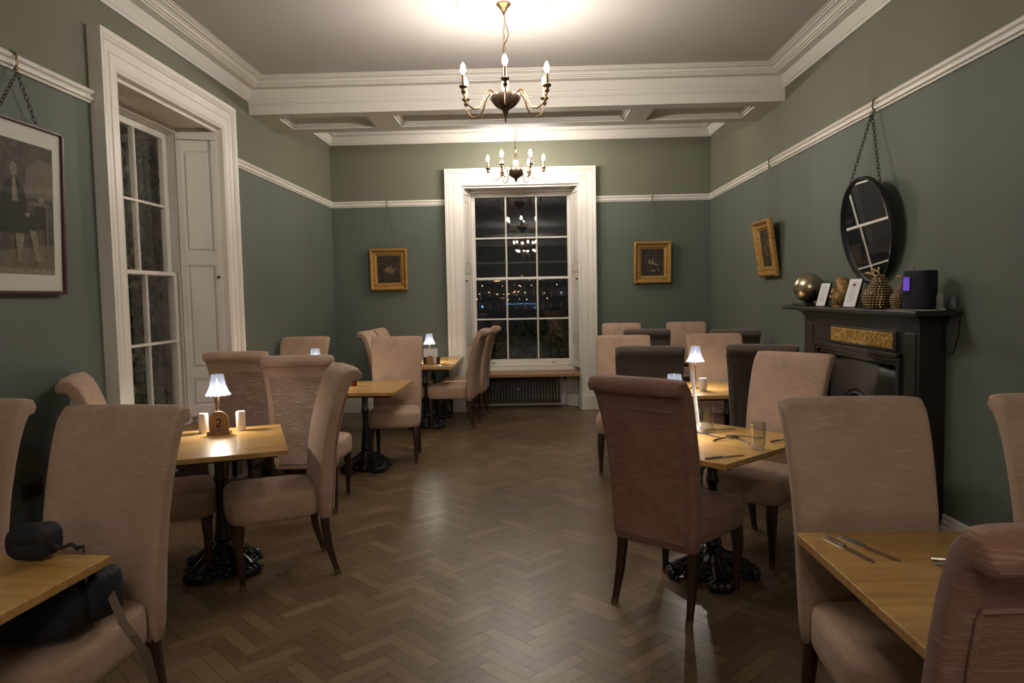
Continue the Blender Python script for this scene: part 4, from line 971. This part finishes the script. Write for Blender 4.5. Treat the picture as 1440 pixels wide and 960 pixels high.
bm = bm_(); box(bm, XR - .265, XR, 4.03, 6.16, SZ - .012, SZ + .016, .006); obj('mantel_shelf', bm, BLACKP, fp)
bm = bm_() # tablet carrying the relief
box(bm, FX - .022, FX + .01, 4.42, 5.38, 1.16, 1.285, .004); obj('frieze_tablet', bm, BLACKP, fp)
bm = bm_(); box(bm, FX - .026, FX - .02, 4.45, 5.35, 1.175, 1.272)
rg = random.Random(5)
for i in range(420):
    y = rg.uniform(4.46, 5.34); z = rg.uniform(1.182, 1.266)
    m_ = Matrix.Translation((FX - .027, y, z)) @ Matrix.Rotation(rg.uniform(0, 3.1), 4, 'X') @ Matrix.Diagonal((.8, 2.2, .8, 1))
    bmesh.ops.create_icosphere(bm, subdivisions=1, radius=rg.uniform(.004, .008), matrix=m_)
rel = obj('gold_relief', bm, mat('bright_gilt', (.75, .50, .14), .36, metal=.5, noise=((60, 60, 60), (.32, .18, .04), 3, .4, .6)), fp, smooth=True); rel['label'] = 'gold scrolling relief strip'
bm = bm_()  # curved iron hood with arch
n = 22; rows = []
yc = (IY0 + IY1) / 2; hw = (IY1 - IY0) / 2
def hood_depth(t): return .055 + .075 * (t ** 2)
AR = .30; AZ = .52
for j in range(9):
    z = 0
    row = []
    for i in range(n + 1):
        t = -1 + 2 * i / n; y = yc + t * hw
        base = AZ + math.sqrt(max(0, AR ** 2 - min(abs(t * hw), AR) ** 2)) if abs(t * hw) < AR else 0.0
        z = lerp(base, IZ + .01, j / 8)
        row.append(Vector((FX + .015 + .05 * (1 - (abs(t) ** 3)) * .0 + hood_depth(t) * .6, y, z)))
    rows.append(row)
vs = [[bm.verts.new(p) for p in r] for r in rows]
for j in range(8):
    for i in range(n): bm.faces.new((vs[j][i], vs[j][i + 1], vs[j + 1][i + 1], vs[j + 1][i]))
hood = obj('iron_hood', bm, BLACKP, fp, smooth=True); so = hood.modifiers.new('solid', 'SOLIDIFY'); so.thickness = .008
bm = bm_(); tube(bm, [(FX + .04, yc + AR * math.cos(t), AZ + AR * math.sin(t)) for t in [PI * k / 20 for k in range(21)]], .014, 8); tube(bm, [(FX + .045, yc + (AR + .035) * math.cos(t), AZ + (AR + .035) * math.sin(t)) for t in [PI * k / 20 for k in range(21)]], .007, 8)
obj('arch_moulding', bm, BLACKP, fp, smooth=True)
bm = bm_(); box(bm, XR - .022, XR - .004, IY0 - .02, IY1 + .02, 0, IZ + .02); box(bm, FX, XR - .02, yc - AR, yc + AR, 0, .06)
for k in range(9): box(bm, FX + .03, FX + .045, yc - AR + .03 + k * .067, yc - AR + .045 + k * .067, .06, .30)
obj('grate', bm, BLACKM, fp)

# ------------------------------------------------------------ mantel ornaments
MZ = SZ + .0165
MX = XR - .135
bm = bm_(); box(bm, -.07, .06, -.16, .16, 0, .018, .004); tag(obj('slate_board', bm, BLACKP, loc=(MX, 5.93, MZ)), 'flat dark board on the left end of the mantel under the sphere', 'board')
root = thing('metal_sphere', 'shiny pale bronze sphere at the left end of the mantel', 'ornament', (MX, 5.90, MZ + .0185))
bm = bm_(); bmesh.ops.create_uvsphere(bm, u_segments=40, v_segments=24, radius=.118, matrix=Matrix.Translation((0, 0, .128))); obj('ball', bm, mat('pale_bronze_mirror', (.50, .43, .29), .27, metal=1, noise=((6, 6, 6), (.34, .30, .20), 4, .35, .7)), root, smooth=True)
bm = bm_(); lathe(bm, [(.0, 0), (.045, 0), (.045, .006), (.03, .014), (.0, .02)], 20); obj('foot_ring', bm, BLACKM, root, smooth=True)
def photo_frame(label, y, w_, h, rz):
    root = thing('card_frame', label, 'frame', (MX - .02, y, MZ), rz)
    tl = Matrix.Rotation(R(-17), 4, 'X')
    bm = bm_(); box(bm, -w_ / 2, w_ / 2, 0, .014, 0, h, .002, tl); obj('frame', bm, BLACKM, root)
    bm = bm_(); box(bm, -w_ / 2 + .006, w_ / 2 - .006, -.0015, 0, .006, h - .006, 0, tl); cs = obj('card_sheet', bm, PAPER, root)
    bm = bm_()
    for k in range(9):
        ww = w_ * (.28 if k % 3 else .2); z = h * .84 - k * h * .078; box(bm, -ww, ww * .9, -.0022, -.0014, z, z + .004, 0, tl)
    obj('printed_lines', bm, mat('grey_print', (.30, .30, .32), .6), cs)
    bm = bm_(); box(bm, -.012, .012, .055, .06, 0, h * .75, 0, Matrix.Rotation(R(4), 4, 'X')); obj('easel_strut', bm, BLACKM, root)
photo_frame('left of the two small black-edged white cards on the mantel', 5.62, .115, .19, R(-76))
photo_frame('right of the two black-edged white cards on the mantel, taller one', 5.12, .135, .215, R(-76))
# golden squirrel-like ornament
root = thing('gold_figurine', 'textured golden animal figurine between the two white cards on the mantel', 'ornament', (MX + .01, 5.34, MZ), R(0))
GF = mat('antique_gold_resin', (.36, .22, .07), .4, metal=.6, bump=.9, bscale=90, noise=((40, 40, 40), (.20, .11, .03), 3, .4, .6))
bm = bm_()
def ballm(c, r_, sx=1, sy_=1, sz=1): bmesh.ops.create_uvsphere(bm, u_segments=20, v_segments=14, radius=r_, matrix=Matrix.Translation(c) @ Matrix.Diagonal((sx, sy_, sz, 1)))
ballm((0, 0, .062), .06, .8, 1.1, 1); ballm((0, .075, .11), .034, .9, 1.1, 1); ballm((0, .055, .03), .03, 1, 1.2, 1); tube(bm, [(-.01, .06, .08), (-.02, .10, .07), (-.02, .115, .085)], [.014, .011, .010], 8); tube(bm, [(.01, .085, .135), (.01, .088, .155)], [.008, .003], 6); tube(bm, [(-.012, .085, .135), (-.012, .088, .155)], [.008, .003], 6)
obj('body', bm, GF, root, smooth=True, ang=80)
bm = bm_(); tube(bm, [(0, -.05, .02), (0, -.085, .06), (0, -.085, .12), (0, -.055, .175), (0, -.015, .19), (0, .005, .165)], [.02, .04, .05, .048, .036, .015], 16); obj('tail', bm, GF, root, smooth=True, ang=80)
bm = bm_(); lathe(bm, [(0, 0), (.05, 0), (.048, .01), (.0, .012)], 20); obj('plinth', bm, GF, root, smooth=True)
def pear(label, x, y, s):
    root = thing('pear_ornament', label, 'ornament', (x, y, MZ), 0, 'studded pear ornaments')
    prof = [(.02, 0), (.055, .004), (.088, .03), (.100, .065), (.094, .10), (.070, .135), (.048, .165), (.036, .195), (.026, .215), (.008, .222)]
    bm = bm_(); lathe(bm, [(r_ * s, z * s) for r_, z in prof], 32); obj('pear_body', bm, BLACKP, root, smooth=True)
    bm = bm_(); z = .012
    while z < .215:
        for (r0, za), (r1, zb_) in zip(prof, prof[1:]):
            if za <= z <= zb_: r_ = lerp(r0, r1, (z - za) / (zb_ - za)); break
        m_ = max(8, int(2 * PI * r_ / .0200))
        for k in range(m_):
            a = 2 * PI * (k + .5 * (int(round((z - .012) / .0165)) % 2)) / m_
            bmesh.ops.create_cube(bm, size=1, matrix=Matrix.Translation((r_ * s * math.cos(a), r_ * s * math.sin(a), z * s)) @ Matrix.Rotation(a, 4, 'Z') @ Matrix.Diagonal((.009 * s, .0125 * s, .0085 * s, 1)))
        z += .0165
    obj('gold_studs', bm, GILT_SMOOTH, root)
    bm = bm_(); tube(bm, [(0, 0, .218 * s), (-.004, .004, .24 * s), (.004, .012, .262 * s), (.0, .014, .27 * s)], [.005, .004, .005, .006], 6); tube(bm, [(0, 0, .235 * s), (-.02, .03, .25 * s), (-.03, .05, .24 * s)], [.003, .012, .002], 6); obj('stalk', bm, GILT_SMOOTH, root, smooth=True)
pear('larger gold-studded black pear ornament in the middle of the mantel', MX - .01, 4.70, 1.0)
pear('smaller gold-studded pear ornament half hidden behind the speaker', MX + .03, 4.46, .80)
# speaker
root = thing('smart_speaker', 'black rounded speaker with a purple lit display on the mantel', 'speaker', (MX - .015, 4.20, MZ), R(28))
bm = bm_(); rings = []
for z, s in ((0, .93), (.006, .985), (.015, 1), (.215, 1), (.224, .985), (.229, .93)):
    rings.append([Vector((u * .070 * s, v * .080 * s, z)) for u, v in superell(1, 1, 36, 3.6)])
loft(bm, rings); obj('speaker_body', bm, mat('dark_plum_cloth', (.016, .012, .024), .75, bump=.3, bscale=200), root, smooth=True)
bm = bm_(); box(bm, -.0735, -.062, .008, .062, .095, .200, .003); sc_ = obj('screen_bezel', bm, BLACKM, root)
bm = bm_(); box(bm, -.0745, -.0733, .016, .054, .115, .192); obj('lit_screen', bm, PURPLE, sc_)
bm = bm_(); tube(bm, [(-.02, .03, .229), (-.02, .03, .26)], .003, 6); bmesh.ops.create_uvsphere(bm, u_segments=10, v_segments=8, radius=.006, matrix=Matrix.Translation((-.02, .03, .262))); obj('stub_antenna', bm, STEEL, root)
bm = bm_(); tube(bm, [(.0, -.10, .02), (-.03, -.17, .008), (-.09, -.13, .004), (-.10, .02, .004), (-.10, .14, .004)], .0025, 5); obj('white_cable', bm, WPIPE, root)
bm = bm_(); tube(bm, [(XR - .06, 4.16, MZ + .004), (XR - .03, 4.06, MZ + .004), (XR - .028, 4.016, SZ - .01), (XR - .028, 4.03, SZ - .12), (XR - .028, 4.07, SZ - .22), (XR - .028, 4.12, SZ - .24), (XR - .028, 4.15, SZ - .17), (XR - .03, 4.155, SZ - .06)], .0045, 6)
tag(obj('power_cable', bm, BLACKM, smooth=True), 'black power cable looping below the right end of the mantel', 'cable')
for k, (yy, h, lab) in enumerate(((4.075, .085, 'left of two small clear glass jars on the right end of the mantel'), )):
    pass
def jar(lab, x, y, h):
    bm = bm_(); lathe(bm, [(.0, 0), (.024, 0), (.027, .004), (.027, h * .8), (.022, h * .9), (.022, h), (.020, h), (.020, h * .9), (.025, h * .78), (.025, .006), (.0, .005)], 20)
    tag(obj('glass_jar', bm, TUMBLER, smooth=True, loc=(x, y, MZ)), lab, 'jar', 'small glass jars')
jar('taller of two small clear glass jars beside the speaker', MX + .03, 4.072, .10)
jar('shorter small clear glass jar behind its taller neighbour, at the right end of the mantel', MX + .098, 4.066, .075)

# wall socket
root = thing('wall_socket', 'brass double power socket low on the left wall', 'socket', (XL, 3.652, .575), PI / 2)
bm = bm_(); box(bm, -.073, .073, -.010, 0, -.043, .043, .003); obj('face_plate', bm, mat('antique_brass_plate', (.09, .065, .03), .4, metal=.8), root)
bm = bm_()
for s in (-1, 1):
    box(bm, s * .036 - .006, s * .036 + .006, -.013, -.009, .018, .03)
    for dx, dz in ((0, -.0), (-.011, -.02), (.011, -.02)): box(bm, s * .036 + dx - .003, s * .036 + dx + .003, -.0115, -.0095, dz - .005, dz + .005)
obj('socket_holes', bm, BLACKM, root)

# ------------------------------------------------------------ bar far behind the camera (seen only as glints in the back window)
root = thing('back_bar', 'lit back bar at the other end of the room, reflected in the back window', 'bar', (0, REAR, 0))
bm = bm_(); box(bm, -2.2, 2.0, .02, .35, 0, 1.0); box(bm, -2.2, 2.0, .02, .30, 1.45, 1.48); box(bm, -2.2, 2.0, .02, .30, 1.95, 1.98); box(bm, -2.25, -2.2, .02, .35, 0, 2.3); box(bm, 2.0, 2.05, .02, .35, 0, 2.3); obj('shelving', bm, DARKWOOD, root)
bm = bm_(); [box(bm, -.95 + .09 * i_, -.925 + .09 * i_, .28, .30, 1.20, 1.22) for i_ in range(14)]; [box(bm, a_, a_ + .06, .10, .13, z_, z_ + .05) for a_, z_ in ((-1.9, 1.1), (-1.55, .95), (1.1, 1.55), (.1, 1.03))]; obj('blue_light_strip', bm, BLUE, root)
bm = bm_(); rq = random.Random(4); [box(bm, x_, x_ + .03, .26, .29, z_, z_ + .03) for x_, z_ in [(rq.uniform(-2.1, 1.9), rq.choice((1.40, 1.9, 1.62, 2.1)) + rq.uniform(-.05, .05)) for _ in range(46)]]; obj('warm_light_strip', bm, WARM, root)
AMB = mat('amber_bottle', (.35, .16, .04), .12, metal=.4); CLR = mat('pale_bottle', (.55, .52, .45), .12, metal=.4)
def mkb(m): 
    bm = bm_(); lathe(bm, [(.0, 0), (.036, 0), (.038, .01), (.038, .17), (.014, .21), (.013, .28), (.0, .28)], 12); return obj('bar_bottle', bm, m, smooth=True)
b1, b2 = mkb(AMB), mkb(CLR); rg = random.Random(9); first = [b1, b2]; k = 0
for zz in (1.0, 1.48, 1.98):
    for i in range(24):
        s = first[k % 2] if k < 2 else first[k % 2].copy()
        if k >= 2: COL.objects.link(s)
        s.location = (-2.1 + i * .17 + rg.uniform(-.02, .02), REAR + .18, zz + .001); tag(s, 'bottle on the lit back bar behind the camera', 'bottle', 'bottles on the back bar'); k += 1
